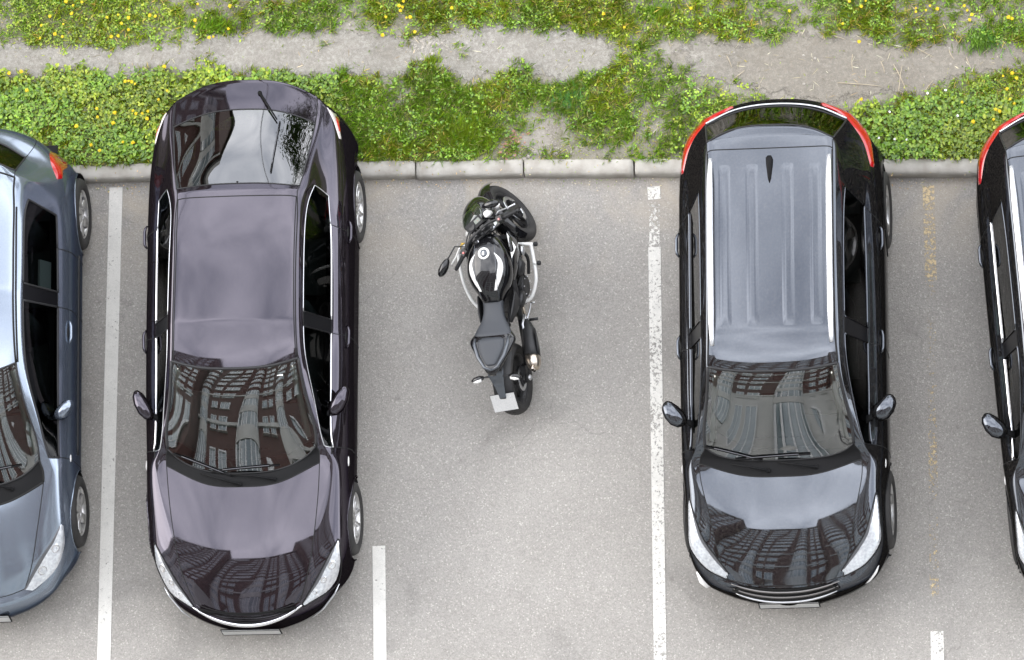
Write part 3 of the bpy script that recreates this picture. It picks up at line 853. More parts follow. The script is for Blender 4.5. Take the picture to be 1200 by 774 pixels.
    def seams(t, o):
        a, b = t.split('|')[0], o.split('|')[0]; k = {a, b}
        if k & {'sideF', 'sideR'}: return (.0085, MT['chrome']) if k & {'doorF', 'doorR'} else ((.006, MT['pillar']) if 'pillar' in k else (.0045, MT['satin']))
        if k == {'windscreen', 'cowl'}: return (.006, MT['rubber'])
        if 'windscreen' in k: return (.013, MT['rubber'])
        if 'rear_window' in k: return (.006, MT['rubber'])
        if 'cowl' in k: return (.006, MT['gap'])
        if 'roof' in k: return (.006, MT['gap'])
        return (.0045, MT['gap'])
    wheels = [(-1.405, .325), (1.335, .325)]; A = .365
    car = Car(root, S, tf, cz, wheels, A, mo, seams)
    for yw, _ in wheels:
        for sg in (1, -1): wheel(root, sg*(W-.105), yw, .325, .205, .222, 10, sg, .2)
    liners(car, wheels, A, W-.01, root); arch_lips(car, wheels, A, MT['plum'])
    interior(car, .74, -1.05, 1.9, 1.0, 1.4, ap=(Vector((.585, -.83, .985)), Vector((.490, -.22, 1.325))))
    # roof drip mouldings, double line each side
    for sg in (1, -1):
        mb = MB()
        car.drape_top(mb, [(sg*.515, 1.22), (sg*.512, .7), (sg*.518, .2), (sg*.53, -.18)], .005, MT['gap'], 0, 30)
        mb.build('roof_moulding', car.parts['roof'])
    # headlights
    for sg in (1, -1):
        mb = MB(); A1 = [(.805, -1.655), (.80, -1.86), (.70, -2.06), (.475, -2.215)]; B1 = [(.80, -1.65), (.70, -1.83), (.60, -2.0), (.468, -2.20)]
        car.patch(mb, A1, B1, MT['reflector'], .004, sg=sg); hl = mb.build('headlight', root); bezel(car, hl, A1, B1, sg)
        for (x, y, r_) in ((.735, -1.87, .042), (.66, -1.99, .034), (.585, -2.09, .024)):
            h, n = car.top(sg*x, y)
            if h: lamp_disc(car, hl, h, n, r_)
        q = MB(); car.drape_top(q, [(sg*a, b) for a, b in A1], .005, MT['gap'], .002); car.drape_top(q, [(sg*a, b) for a, b in B1], .005, MT['gap'], .002); q.build('lamp_seal', hl)
        # hood crease running up from the lamp
    # tail lights wrap round the rear corners
    for sg in (1, -1):
        mb = MB(); car.patch(mb, [(.71, 2.12), (.785, 1.98), (.825, 1.80)], [(.685, 2.11), (.755, 1.96), (.808, 1.80)], MT['lens_grey'], .006, sg=sg, n=16, k=5)
        tl = mb.build('tail_light', root)
        mb = MB(); car.patch(mb, [(.75, 2.06), (.79, 1.98), (.815, 1.86)], [(.735, 2.05), (.765, 1.98), (.80, 1.86)], MT['red'], .009, sg=sg, n=14, k=4); mb.build('brake_lens', tl)
    # grille, chrome wing, lower intake
    g = MB(); n = 28; vs = []
    for i in range(n+1):
        u = -1+2*i/n; x = u*.43; yb = -2.335+.12*abs(u)**2.2; 
        vs += [(x, yb+.062*(1-abs(u)**3)-.004, .700-.01*abs(u)), (x, yb-.016, .61)]
    g.add(vs, [(2*i, 2*i+1, 2*i+3, 2*i+2) for i in range(n)], MT['gap'])
    for k in range(4):
        g.tube([(u*.42, -2.345+.12*abs(u)**2.2+.062*(1-abs(u)**3)*(1-k/4.)-.010, .702-.022*k) for u in np.linspace(-1, 1, 25)], .005, MT['trim'], n=5)
    go = g.build('grille', root)
    g = MB(); pts = [(u*.475, -2.362+.155*abs(u)**2.1, .60+.065*abs(u)**2) for u in np.linspace(-1, 1, 33)]
    g.tube(pts, [.006+.013*(1-abs(u)**4) for u in np.linspace(-1, 1, 33)], MT['chrome'], n=10); g.build('chrome_wing', go)
    g = MB()
    for sg in (1, -1):
        h = MB(); h.tube([(sg*.52, -2.275, .40), (sg*.62, -2.20, .42), (sg*.72, -2.08, .45), (sg*.765, -2.0, .48)], [.004, .009, .009, .004], MT['satin'], n=8); h.build('fog_light', root)
    plate(car, (-.005, -2.40, .44), .50, .11, (R(80), 0, 0))
    mirror(car, (.77, -.615, 1.0), (.905, -.375, 1.02), .15, MT['plum'], 1, .062)
    mirror(car, (.79, -.615, 1.0), (.925, -.375, 1.02), .15, MT['plum'], -1, .062)
    for sg in (1, -1):
        for y_ in (.08, 1.0): handle(car, y_, .86, sg)
        q = MB(); h, n_ = car.side(-.98, .74, sg); q.sphere(h, (.008, .045, .018), MT['whitelens']); q.build('side_indicator', root)
    wiper(car, (.28, -1.16), (-.10, -1.10), ((.33, -1.04), (-.26, -1.08)), root)
    wiper(car, (-.02, -1.20), (-.36, -1.10), ((-.08, -1.13), (-.60, -.92)), root)
    # rear wiper on the back glass
    wiper(car, (.13, 2.20), (.30, 1.93), ((.325, 1.92), (.285, 1.44)), car.parts['tailgate'], up=.03)
    q = MB(); h, n_ = car.top(0.0, 1.36); q.sphere(h, (.010, .010, .006), MT['gap']); q.build('washer_nozzle', car.parts['tailgate'])
    # toll sticker on the windscreen, rear-view mirror, hood lines
    q = MB(); h, n_ = car.top(.39, -.32); q.box(h-n_*.006, (.05, .04, .002), MT['whitelens'], rot=(R(-27), 0, 0)); q.build('sticker', car.parts['windscreen'])
    q = MB(); h, n_ = car.top(0, -.42); q.box(h-Vector((0, 0, .05)), (.21, .03, .06), MT['trim'], rot=(R(15), 0, 0)); q.build('rear_view_mirror', root)
    return car
plum_car()

# ------------------------------------------------------------------ suv
def suv(name, label, loc, rz, chrome_belt=False, paintm=None):
    pm_ = paintm or MT['black']
    root = empty(name, loc, (0, 0, rz)); tag(root, label, 'car', 'cars parked side by side')
    W = .875
    S = [
     [(0, -2.09, .68), (.22, -2.085, .68), (.43, -2.05, .665), (.60, -1.99, .645), (.725, -1.90, .60), (.755, -1.87, .50), (.71, -1.90, .38), (.52, -2.0, .30), (.3, -2.06, .24), (0, -2.1, .22)],
     st((-2.0, -1.99, -1.93, -1.83, -1.72, -1.70), (0, .25, .485, .685, .805, .828), (.80, .797, .775, .755, .72, .60), [(.84, -1.70, .47), (.835, -1.72, .36), (.79, -1.76, .27), (.6, -1.82, .22)]),
     st((-1.80, -1.79, -1.71, -1.59, -1.50, -1.47), (0, .27, .56, .725, .82, .848), (.905, .90, .885, .86, .82, .68), [(.855, -1.4, .52), (.85, -1.4, .40), (.82, -1.42, .28), (.68, -1.45, .24)]),
     st((-1.50, -1.49, -1.36, -1.27, -1.22, -1.20), (0, .30, .625, .745, .815, .85), (1.0, .995, .975, .96, .90, .76), W=W),
     st((-1.10, -1.085, -.96, -.98, -1.0, -1.0), (0, .34, .70, .76, .825, .86), (1.055, 1.05, 1.04, 1.03, .96, .82), W=W),
     st((-.975, -.96, -.865, -.87, -.86, -.86), (0, .345, .635, .71, .765, .86), (1.075, 1.08, 1.13, 1.11, 1.01, .87), W=W),
     st((-.63, -.62, -.55, -.54, -.50, -.50), (0, .33, .585, .65, .755, .862), (1.355, 1.35, 1.345, 1.29, 1.035, .90), W=W),
     st((-.31, -.30, -.255, -.22, -.18, -.18), (0, .30, .545, .61, .752, .863), (1.572, 1.569, 1.558, 1.48, 1.05, .91), W=W),
     st((.02, .02, .02, .02, .02, .02), (0, .29, .53, .605, .752, .865), (1.623, 1.620, 1.605, 1.522, 1.06, .915), W=W),
     st((.14, .14, .14, .13, .12, .12), (0, .29, .528, .605, .752, .865), (1.635, 1.632, 1.616, 1.530, 1.065, .92), W=W),
     st((.90, .90, .90, .86, .80, .80), (0, .29, .525, .605, .75, .863), (1.652, 1.649, 1.632, 1.535, 1.09, .93), W=W),
     st((1.61, 1.61, 1.60, 1.27, 1.17, 1.05), (0, .29, .532, .622, .745, .86), (1.612, 1.609, 1.592, 1.48, 1.13, .94), W=W),
     st((1.71, 1.70, 1.65, 1.52, 1.42, 1.36), (0, .30, .538, .645, .762, .855), (1.602, 1.598, 1.578, 1.38, 1.16, .95), W=W),
     # spoiler trailing edge
     st((1.80, 1.78, 1.68, 1.66, 1.60, 1.56), (0, .30, .535, .655, .75, .845), (1.590, 1.585, 1.560, 1.30, 1.13, .95), W=.865),
     # glass base / lamps
     st((2.07, 2.04, 1.93, 1.86, 1.78, 1.72), (0, .31, .60, .70, .77, .825), (1.13, 1.125, 1.10, 1.08, 1.03, .92), W=.845),
     st((2.165, 2.14, 2.03, 1.94, 1.85, 1.78), (0, .31, .60, .70, .765, .805), (.98, .98, .97, .95, .92, .82), [(.82, 1.8, .62), (.82, 1.8, .44), (.78, 1.8, .32), (.62, 1.75, .26)]),
     [(0, 2.18, .72), (.3, 2.16, .72), (.5, 2.08, .70), (.62, 2.0, .68), (.68, 1.94, .66), (.70, 1.92, .6), (.68, 1.95, .5), (.55, 2.05, .40), (.3, 2.12, .32), (0, 2.14, .3)],
    ]
    def tf(s, r):
        if r <= 1:
            if 1 <= s <= 3: return 'hood'
            if s == 4: return 'cowl'
            if s in (5, 6): return 'windscreen'
            if s in (7, 8, 9, 10): return 'roof'
            if s in (11, 12): return 'spoiler'
            if s == 13: return 'rear_window'
            if s in (14, 15): return 'tailgate'
        if r == 3:
            if s in (5, 6, 7): return 'sideF'
            if s == 8: return 'pillar'
            if s in (9, 10): return 'sideR'
        if 4 <= r <= 7:
            if s in (5, 6, 7): return 'doorF'
            if s in (8, 9, 10): return 'doorR'
        return 'body'
    cz = {}
    def C_(s0, s1, r, v):
        for s in range(s0, s1): cz[(s, r), (s+1, r)] = v
    def X_(s, r0, r1, v):
        for r in range(r0, r1): cz[(s, r), (s, r+1)] = v
    X_(5, 0, 2, .9); C_(5, 7, 2, .45); C_(5, 13, 4, .75); C_(5, 12, 3, .5); C_(7, 12, 2, .4); X_(13, 0, 2, .9); X_(15, 0, 4, .5); C_(1, 4, 2, .4); X_(1, 0, 3, .7); C_(12, 15, 2, .5)
    def mo(t):
        b = t.split('|')[0]
        return {'pillar': (MT['pillar'], 'door_pillar', 0), 'body': (pm_, 'body', 0), 'hood': (pm_, 'hood', 0), 'cowl': (MT['trim'], 'cowl', 0), 'windscreen': (MT['glass'], 'windscreen', 0), 'spoiler': (pm_, 'spoiler', 0),
                'roof': (pm_, 'roof', 0), 'tailgate': (pm_, 'tailgate', 0), 'rear_window': (MT['glass_dark'], 'rear_window', 0), 'quarter_window': (MT['glass_dark'], 'quarter_window', 0),
                'sideF': (MT['glass_dark'], 'side_window', 0), 'sideR': (MT['glass_dark'], 'side_window', 0), 'doorF': (pm_, 'door', 0), 'doorR': (pm_, 'door', 0)}[b]
    belt = MT['chrome'] if chrome_belt else MT['black']
    def seams(t, o):
        a, b = t.split('|')[0], o.split('|')[0]; k = {a, b}
        if k & {'sideF', 'sideR', 'quarter_window'}: return (.012 if chrome_belt else .011, belt) if k & {'doorF', 'doorR'} else (.007, MT['black'])
        if 'windscreen' in k and 'cowl' not in k: return (.013, MT['rubber'])
        if 'windscreen' in k: return (.006, MT['rubber'])
        if 'rear_window' in k: return (.008, MT['rubber'])
        if 'roof' in k or 'cowl' in k: return (.006, MT['gap'])
        return (.0045, MT['gap'])
    wheels = [(-1.30, .345), (1.30, .345)]; A = .395
    car = Car(root, S, tf, cz, wheels, A, mo, seams)
    for yw, _ in wheels:
        for sg in (1, -1): wheel(root, sg*(W-.10), yw, .345, .215, .232, 5, sg, .3, 1)
    liners(car, wheels, A, W-.01, root); arch_lips(car, wheels, A, MT['trim'])
    interior(car, .72, -.93, 1.9, 1.1, 1.58, ap=(Vector((.565, -.82, 1.115)), Vector((.485, -.29, 1.525))))
    # pressed ribs in the roof
    for x in (-.385, -.15, .15, .385):
        mb = MB(); vs = []; n = 40; k = 12; hw = .06
        for i in range(n+1):
            y = .05+1.43*i/n
            for j in range(k+1):
                u = -1+2*j/k; h, nm = car.top(x+u*hw, y)
                e = min(1, i/2.5, (n-i)/2.5); prof_ = (.0042*e*math.sin(min(1, (1-abs(u))*1.5)*math.pi/2)**2)
                vs.append(h+nm*(prof_+(-.0015 if abs(u) > .99 or i in (0, n) else 0)))
        mb.add(vs, [(i*(k+1)+j, (i+1)*(k+1)+j, (i+1)*(k+1)+j+1, i*(k+1)+j+1) for i in range(n) for j in range(k)], pm_); mb.build('pressed_rib', car.parts['roof'])
    # roof rails
    for sg in (1, -1):
        mb = MB(); pts = []; rs = []
        for u in np.linspace(0, 1, 30):
            y = 1.52-1.60*u; h, nm = car.top(sg*(.502), y)
            lift = .045*min(1, min(u, 1-u)*9)
            pts.append(Vector((sg*.502, y, h.z+lift+.004))); rs.append(.018+.009*min(1, min(u, 1-u)*6))
        mb.tube(pts, rs, MT['rail'], n=10); rl = mb.build('roof_rail', root)
        mb = MB(); mb.box((sg*.502, .70, car.top(sg*.502, .70)[0].z+.018), (.016, 1.3, .03), MT['trim']); mb.build('rail_foot', rl)
        mb = MB(); car.drape_top(mb, [(sg*.528, 1.57), (sg*.528, .9), (sg*.532, .1), (sg*.545, -.24)], .008, MT['gap'], 0, 30); mb.build('roof_moulding', car.parts['roof'])
    # shark-fin aerial
    h, _ = car.top(0, 1.4); mb = MB()
    mb.loft([((0, 1.53, h.z), (.015, 0, 0), (0, 0, .004)), ((0, 1.505, h.z+.02), (.029, 0, 0), (0, 0, .03)), ((0, 1.45, h.z+.018), (.027, 0, 0), (0, 0, .022)), ((0, 1.33, h.z+.01), (.014, 0, 0), (0, 0, .012)), ((0, 1.29, h.z+.004), (.003, 0, 0), (0, 0, .003))], MT['trim'], n=14)
    mb.build('antenna_fin', root)
    # headlights
    for sg in (1, -1):
        A1 = [(.80, -1.26), (.815, -1.48), (.812, -1.65), (.68, -1.83), (.49, -1.935)]; B1 = [(.79, -1.25), (.745, -1.42), (.68, -1.60), (.57, -1.76), (.475, -1.89)]
        mb = MB(); car.patch(mb, A1, B1, MT['reflector'], .005, sg=sg); hl = mb.build('headlight', root); bezel(car, hl, A1, B1, sg)
        for (x, y, r_) in ((.755, -1.55, .040), (.69, -1.68, .034)):
            h, n = car.top(sg*x, y); None
        q = MB(); car.drape_top(q, [(sg*a, b) for a, b in A1], .005, MT['gap'], .002); car.drape_top(q, [(sg*a, b) for a, b in B1], .005, MT['gap'], .002); q.build('lamp_seal', hl)
        h = MB(); h.loft([((sg*.675, -1.955, .55), (.028, .012, 0), (0, -.008, .03)), ((sg*.725, -1.895, .57), (.034, .022, 0), (0, -.02, .045)), ((sg*.77, -1.82, .60), (.012, .016, 0), (0, -.01, .03))], MT['whitelens'], n=12, caps=True); h.build('fog_light', root)
        # tail light: red wrap-around strip seen from above
        mb = MB(); car.patch(mb, [(.36, 2.165), (.58, 2.06), (.72, 1.93), (.80, 1.77), (.828, 1.52)], [(.37, 2.10), (.56, 1.99), (.665, 1.86), (.745, 1.72), (.80, 1.52)], MT['red'], .010, sg=sg, n=30, k=5)
        tl = mb.build('tail_light', root)
    # silver strip at the foot of the rear glass
    mb = MB(); car.drape_top(mb, [(-.60, 1.95), (-.35, 2.06), (0, 2.095), (.35, 2.06), (.60, 1.95)], .010, MT['satin'] if not chrome_belt else MT['chrome'], .004, 40); mb.build('trim_strip', car.parts['tailgate'])
    # grille bars
    g = MB(); n = 28; vs = []
    for i in range(n+1):
        u = -1+2*i/n; x = u*.46; yb = -2.125+.085*abs(u)**2.2
        vs += [(x, yb+.095*(1-abs(u)**6), .80), (x, yb+.02, .72), (x, yb, .62)]
    g.add(vs, [(3*i+j, 3*i+j+1, 3*i+j+4, 3*i+j+3) for i in range(n) for j in (0, 1)], MT['gap']); go = g.build('grille', root)
    for k, m_ in enumerate((MT['lens_dark'], MT['lens_dark'], MT['satin'])):
        g = MB(); g.tube([(u*(.46-.015*k), -2.060-.034*k+.085*abs(u)**2.2, .792-.045*k+.01*abs(u)**2) for u in np.linspace(-1, 1, 29)], [.003+.007*(1-abs(u)**6) for u in np.linspace(-1, 1, 29)], m_, n=8); g.build('grille_bar', go)
    plate(car, (0, -2.125, .50), .50, .11, (R(78), 0, 0))
    for sg in (1, -1):
        mirror(car, (.80, -.64, 1.10), (.965, -.46, 1.13), .17, pm_, sg, .078)
        for y_ in (.04, .93): handle(car, y_, .95, sg, .21, pm_)
        q = MB(); h, n_ = car.side(-.98, .80, sg); q.sphere(h, (.008, .04, .02), MT['whitelens']); q.build('side_indicator', root)
    wiper(car, (.30, -1.04), (-.02, -.99), ((.26, -.93), (-.38, -.955)), root)
    wiper(car, (-.10, -1.06), (-.42, -.99), ((-.15, -.97), (-.62, -.85)), root)
    q = MB(); h, n_ = car.top(0, -.48); q.box(h-Vector((0, 0, .05)), (.21, .03, .06), MT['trim'], rot=(R(15), 0, 0)); q.build('rear_view_mirror', root)
    return car
suv('parked_car', 'black estate car with silver roof rails, parked right of the motorcycle', (2.447, -.425, 0), R(.2))
suv('parked_car', 'black car with chrome strip under its windows, cut by the right edge', (5.10, -.53, 0), R(4.8), True)

# ------------------------------------------------------------------ slate-blue hatchback
def slate_car():
    root = empty('parked_car', (-4.60, -.238, 0), (0, 0, R(.3)))
    tag(root, 'slate blue hatchback cut by the left edge of the photo', 'car', 'cars parked side by side')
    W = .87; pm_ = MT['slate']
    S = [
     [(0, -2.22, .55), (.22, -2.21, .55), (.42, -2.15, .54), (.56, -2.08, .52), (.66, -2.0, .50), (.69, -1.97, .44), (.65, -2.02, .36), (.5, -2.12, .28), (.3, -2.19, .22), (0, -2.22, .2)],
     st((-2.12, -2.10, -2.03, -1.92, -1.80, -1.76), (0, .25, .44, .62, .755, .79), (.64, .635, .62, .60, .58, .50), [(.81, -1.76, .42), (.80, -1.78, .31), (.76, -1.82, .23), (.6, -1.9, .19)]),
     st((-1.92, -1.91, -1.84, -1.70, -1.58, -1.55), (0, .26, .53, .70, .80, .842), (.76, .755, .735, .715, .68, .58), [(.855, -1.55, .46), (.85, -1.55, .34), (.82, -1.6, .23), (.7, -1.6, .19)]),
     st((-1.68, -1.67, -1.54, -1.44, -1.36, -1.33), (0, .29, .60, .73, .81, .855), (.87, .865, .84, .82, .77, .66), W=W),
     st((-1.35, -1.34, -1.14, -1.12, -1.10, -1.08), (0, .34, .68, .755, .815, .86), (.965, .96, .945, .93, .87, .74), W=W),
     st((-1.20, -1.17, -.98, -.97, -.96, -.95), (0, .345, .655, .725, .80, .86), (.985, .985, 1.01, 1.0, .93, .80), W=W),
     st((-.78, -.76, -.61, -.60, -.56, -.56), (0, .325, .59, .665, .795, .865), (1.24, 1.235, 1.22, 1.17, .96, .82), W=W),
     st((-.32, -.30, -.22, -.20, -.16, -.16), (0, .30, .53, .595, .792, .867), (1.46, 1.455, 1.43, 1.37, .975, .83), W=W),
     st((.35, .35, .35, .36, .38, .38), (0, .29, .515, .585, .79, .868), (1.53, 1.522, 1.495, 1.425, .985, .835), W=W),
     st((.46, .46, .46, .47, .47, .47), (0, .29, .515, .585, .79, .868), (1.53, 1.522, 1.495, 1.425, .99, .838), W=W),
     st((.92, .92, .92, .90, .88, .88), (0, .29, .51, .585, .785, .866), (1.52, 1.512, 1.485, 1.415, 1.0, .85), W=W),
     st((1.32, 1.31, 1.29, 1.24, 1.16, 1.08), (0, .29, .505, .60, .78, .863), (1.49, 1.485, 1.455, 1.35, 1.03, .86), W=W),
     st((1.50, 1.48, 1.42, 1.38, 1.28, 1.2), (0, .30, .50, .63, .765, .858), (1.455, 1.45, 1.41, 1.27, 1.06, .87), W=W),
     st((1.60, 1.58, 1.49, 1.46, 1.40, 1.34), (0, .29, .49, .65, .755, .85), (1.42, 1.415, 1.36, 1.21, 1.05, .88), W=.865),
     st((1.84, 1.81, 1.66, 1.64, 1.58, 1.52), (0, .29, .51, .66, .745, .83), (1.08, 1.08, 1.07, 1.03, .98, .86), W=.85),
     st((1.98, 1.95, 1.82, 1.75, 1.68, 1.62), (0, .31, .58, .67, .74, .80), (.95, .945, .93, .91, .88, .78), [(.81, 1.68, .6), (.81, 1.68, .42), (.78, 1.68, .3), (.62, 1.65, .24)]),
     [(0, 2.02, .66), (.3, 2.0, .66), (.5, 1.93, .64), (.62, 1.84, .62), (.68, 1.78, .60), (.70, 1.76, .56), (.68, 1.8, .48), (.55, 1.9, .38), (.3, 1.98, .30), (0, 2.0, .28)],
    ]
    def tf(s, r):
        if r <= 1:
            if 1 <= s <= 3: return 'hood'
            if s == 4: return 'cowl'
            if s in (5, 6): return 'windscreen'
            if s in (7, 8, 9, 10, 11): return 'roof'
            if s == 13: return 'rear_window'
            if s in (12, 14, 15): return 'tailgate'
        if r == 3:
            if s in (5, 6, 7): return 'sideF'
            if s == 8: return 'pillar'
            if s in (9, 10): return 'sideR'
        if 4 <= r <= 7:
            if s in (5, 6, 7): return 'doorF'
            if s in (8, 9): return 'doorR'
        return 'body'
    cz = {}
    def C_(s0, s1, r, v):
        for s in range(s0, s1): cz[(s, r), (s+1, r)] = v
    def X_(s, r0, r1, v):
        for r in range(r0, r1): cz[(s, r), (s, r+1)] = v
    X_(5, 0, 2, .9); C_(5, 7, 2, .45); C_(5, 12, 4, .6); C_(5, 11, 3, .5); C_(7, 11, 2, .4); X_(13, 0, 2, .6); X_(1, 0, 3, .5)
    def mo(t):
        b = t.split('|')[0]
        return {'pillar': (MT['pillar'], 'door_pillar', 0), 'body': (pm_, 'body', 0), 'hood': (pm_, 'hood', 0), 'cowl': (MT['trim'], 'cowl', 0), 'windscreen': (MT['glass'], 'windscreen', 0), 'roof': (pm_, 'roof', 0),
                'tailgate': (pm_, 'tailgate', 0), 'rear_window': (MT['glass_dark'], 'rear_window', 0), 'sideF': (MT['glass_dark'], 'side_window', 0), 'sideR': (MT['glass_dark'], 'side_window', 0),
                'doorF': (pm_, 'door', 0), 'doorR': (pm_, 'door', 0)}[b]
    def seams(t, o):
        a, b = t.split('|')[0], o.split('|')[0]; k = {a, b}
        if k & {'sideF', 'sideR'}: return (.010, MT['rubber'])
        if 'windscreen' in k or 'rear_window' in k: return (.009, MT['rubber'])
        if 'roof' in k or 'cowl' in k: return (.010, MT['gap'])
        return (.0045, MT['gap'])
    wheels = [(-1.317, .315), (1.317, .315)]; A = .36
    car = Car(root, S, tf, cz, wheels, A, mo, seams)
    for yw, _ in wheels:
        for sg in (1, -1): wheel(root, sg*(W-.095), yw, .32, .2, .212, 6, sg, .3, 1)
    liners(car, wheels, A, W-.01, root); arch_lips(car, wheels, A, pm_)
    interior(car, .72, -1.12, 1.75, 1.0, 1.45, ap=(Vector((.60, -.95, .97)), Vector((.49, -.24, 1.39))))
    for sg in (1, -1):
        A1 = [(.80, -1.50), (.79, -1.68), (.70, -1.88), (.50, -2.055)]; B1 = [(.785, -1.49), (.70, -1.64), (.56, -1.83), (.42, -2.05)]
        mb = MB(); car.patch(mb, A1, B1, MT['reflector'], .005, sg=sg); hl = mb.build('headlight', root); bezel(car, hl, A1, B1, sg)
        for (x, y, r_) in ((.72, -1.70, .045), (.60, -1.88, .05)):
            h, n = car.top(sg*x, y); lamp_disc(car, hl, h, n, r_)
        mb = MB(); car.patch(mb, [(.70, 1.86), (.785, 1.72), (.815, 1.50)], [(.63, 1.84), (.70, 1.66), (.775, 1.48)], MT['red'], .008, sg=sg, n=18, k=5); tl = mb.build('tail_light', root)
        mirror(car, (.78, -.61, .99), (.93, -.47, 1.02), .15, pm_, sg, .055)
        for y_ in (.16,): handle(car, y_, .86, sg, .2, pm_)
        q = MB(); h, n_ = car.side(-.93, .76, sg); q.sphere(h, (.008, .035, .022), MT['whitelens']); q.build('side_indicator', root)
        # side rubbing strip
        mb = MB(); car.drape_side(mb, [(-.86, .52), (0, .53), (.9, .54)], .014, MT['rubber'], sg, .002); mb.build('rubbing_strip', root)
        mb = MB(); car.drape_top(mb, [(sg*.53, 1.15), (sg*.535, .6), (sg*.54, .1), (sg*.545, -.2)], .009, MT['gap'], 0, 30); mb.build('roof_moulding', car.parts['roof'])
    plate(car, (0, -2.26, .42), .52, .112, (R(74), 0, 0))
    g = MB(); vs = []; n = 20
    for i in range(n+1):
        u = -1+2*i/n; vs += [(u*.4, -2.17+.09*u*u, .585), (u*.4, -2.235+.09*u*u, .50)]
    g.add(vs, [(2*i, 2*i+1, 2*i+3, 2*i+2) for i in range(n)], MT['gap']); g.build('grille', root)
    wiper(car, (.40, -1.22), (.05, -1.12), ((.50, -1.02), (-.08, -1.13)), root); wiper(car, (-.1, -1.27), (-.42, -1.15), ((-.15, -1.16), (-.62, -1.0)), root)
    # papers on the rear seat seen through the side window, air freshener on the mirror
    q = MB(); q.box((.68, .62, 1.02), (.02, .28, .16), MT['whitelens'], rot=(0, R(-25), 0)); tag(q.build('window_shade', root))
    return car
slate_car()

# ================================================================== MOTORCYCLE
MT['gloss'] = mat('gloss_black_plastic', (.005, .005, .006), .22, coat=1, coat_ior=1.5, spec=.15)
MT['graphite'] = mat('graphite_panel', (.06, .068, .08), .30, metal=.3, coat=.8)
MT['vinyl'] = mat('seat_vinyl', (.036, .040, .047), .55, bump=.25, bscale=300)
MT['matblack'] = mat('matt_black_metal', (.014, .014, .015), .5, bump=.1)
MT['engine'] = mat('engine_casting', (.05, .05, .052), .45, metal=.6, noise=(60, .5), ncol=(.02, .02, .02), bump=.3)
MT['white'] = mat('white_powdercoat', (.78, .78, .76), .35, coat=.4, noise=(40, .25), ncol=(.55, .54, .50))
MT['titan'] = mat('heat_tinted_steel', (.62, .56, .49), .28, 1., noise=(25, .5), ncol=(.30, .22, .15))
MT['gold'] = mat('gold_anodised', (.60, .40, .10), .3, 1.)
MT['screen'] = mat('smoked_screen', (.014, .020, .010), .08, coat=1, coat_ior=1.7)
class Surf(Car):
    def __init__(s, o):
        me = o.data; s.P = np.array([v.co[:] for v in me.vertices]); s.F = [tuple(p.vertices) for p in me.polygons]
        s.bvh = BVHTree.FromPolygons([tuple(p) for p in s.P], s.F); s.root = o
def dloft(ctrl, m, n=20, k=36, mb=None, p=2.3):
    "smooth loft: interpolates (y, x, z, half-width, half-height) sections along y"
    C_ = smooth_curve_n([list(c) for c in ctrl], k)
    mb = mb or MB()
    return mb.loft([((c[1], c[0], c[2]), (max(c[3], .002), 0, 0), (0, 0, max(c[4], .002)), p) for c in C_], m, n=n)
def smooth_curve_n(P, n):
    P = [np.array(p, float) for p in P]; P = [P[0]*2-P[1]]+P+[P[-1]*2-P[-2]]; out = []; k = len(P)-3
    for i in range(n):
        u = i/(n-1)*k; j = min(int(u), k-1); t = u-j; a, b, c, d = P[j:j+4]
        out.append(.5*((2*b)+(c-a)*t+(2*a-5*b+4*c-d)*t*t+(3*b-a-3*c+d)*t**3))
    return out
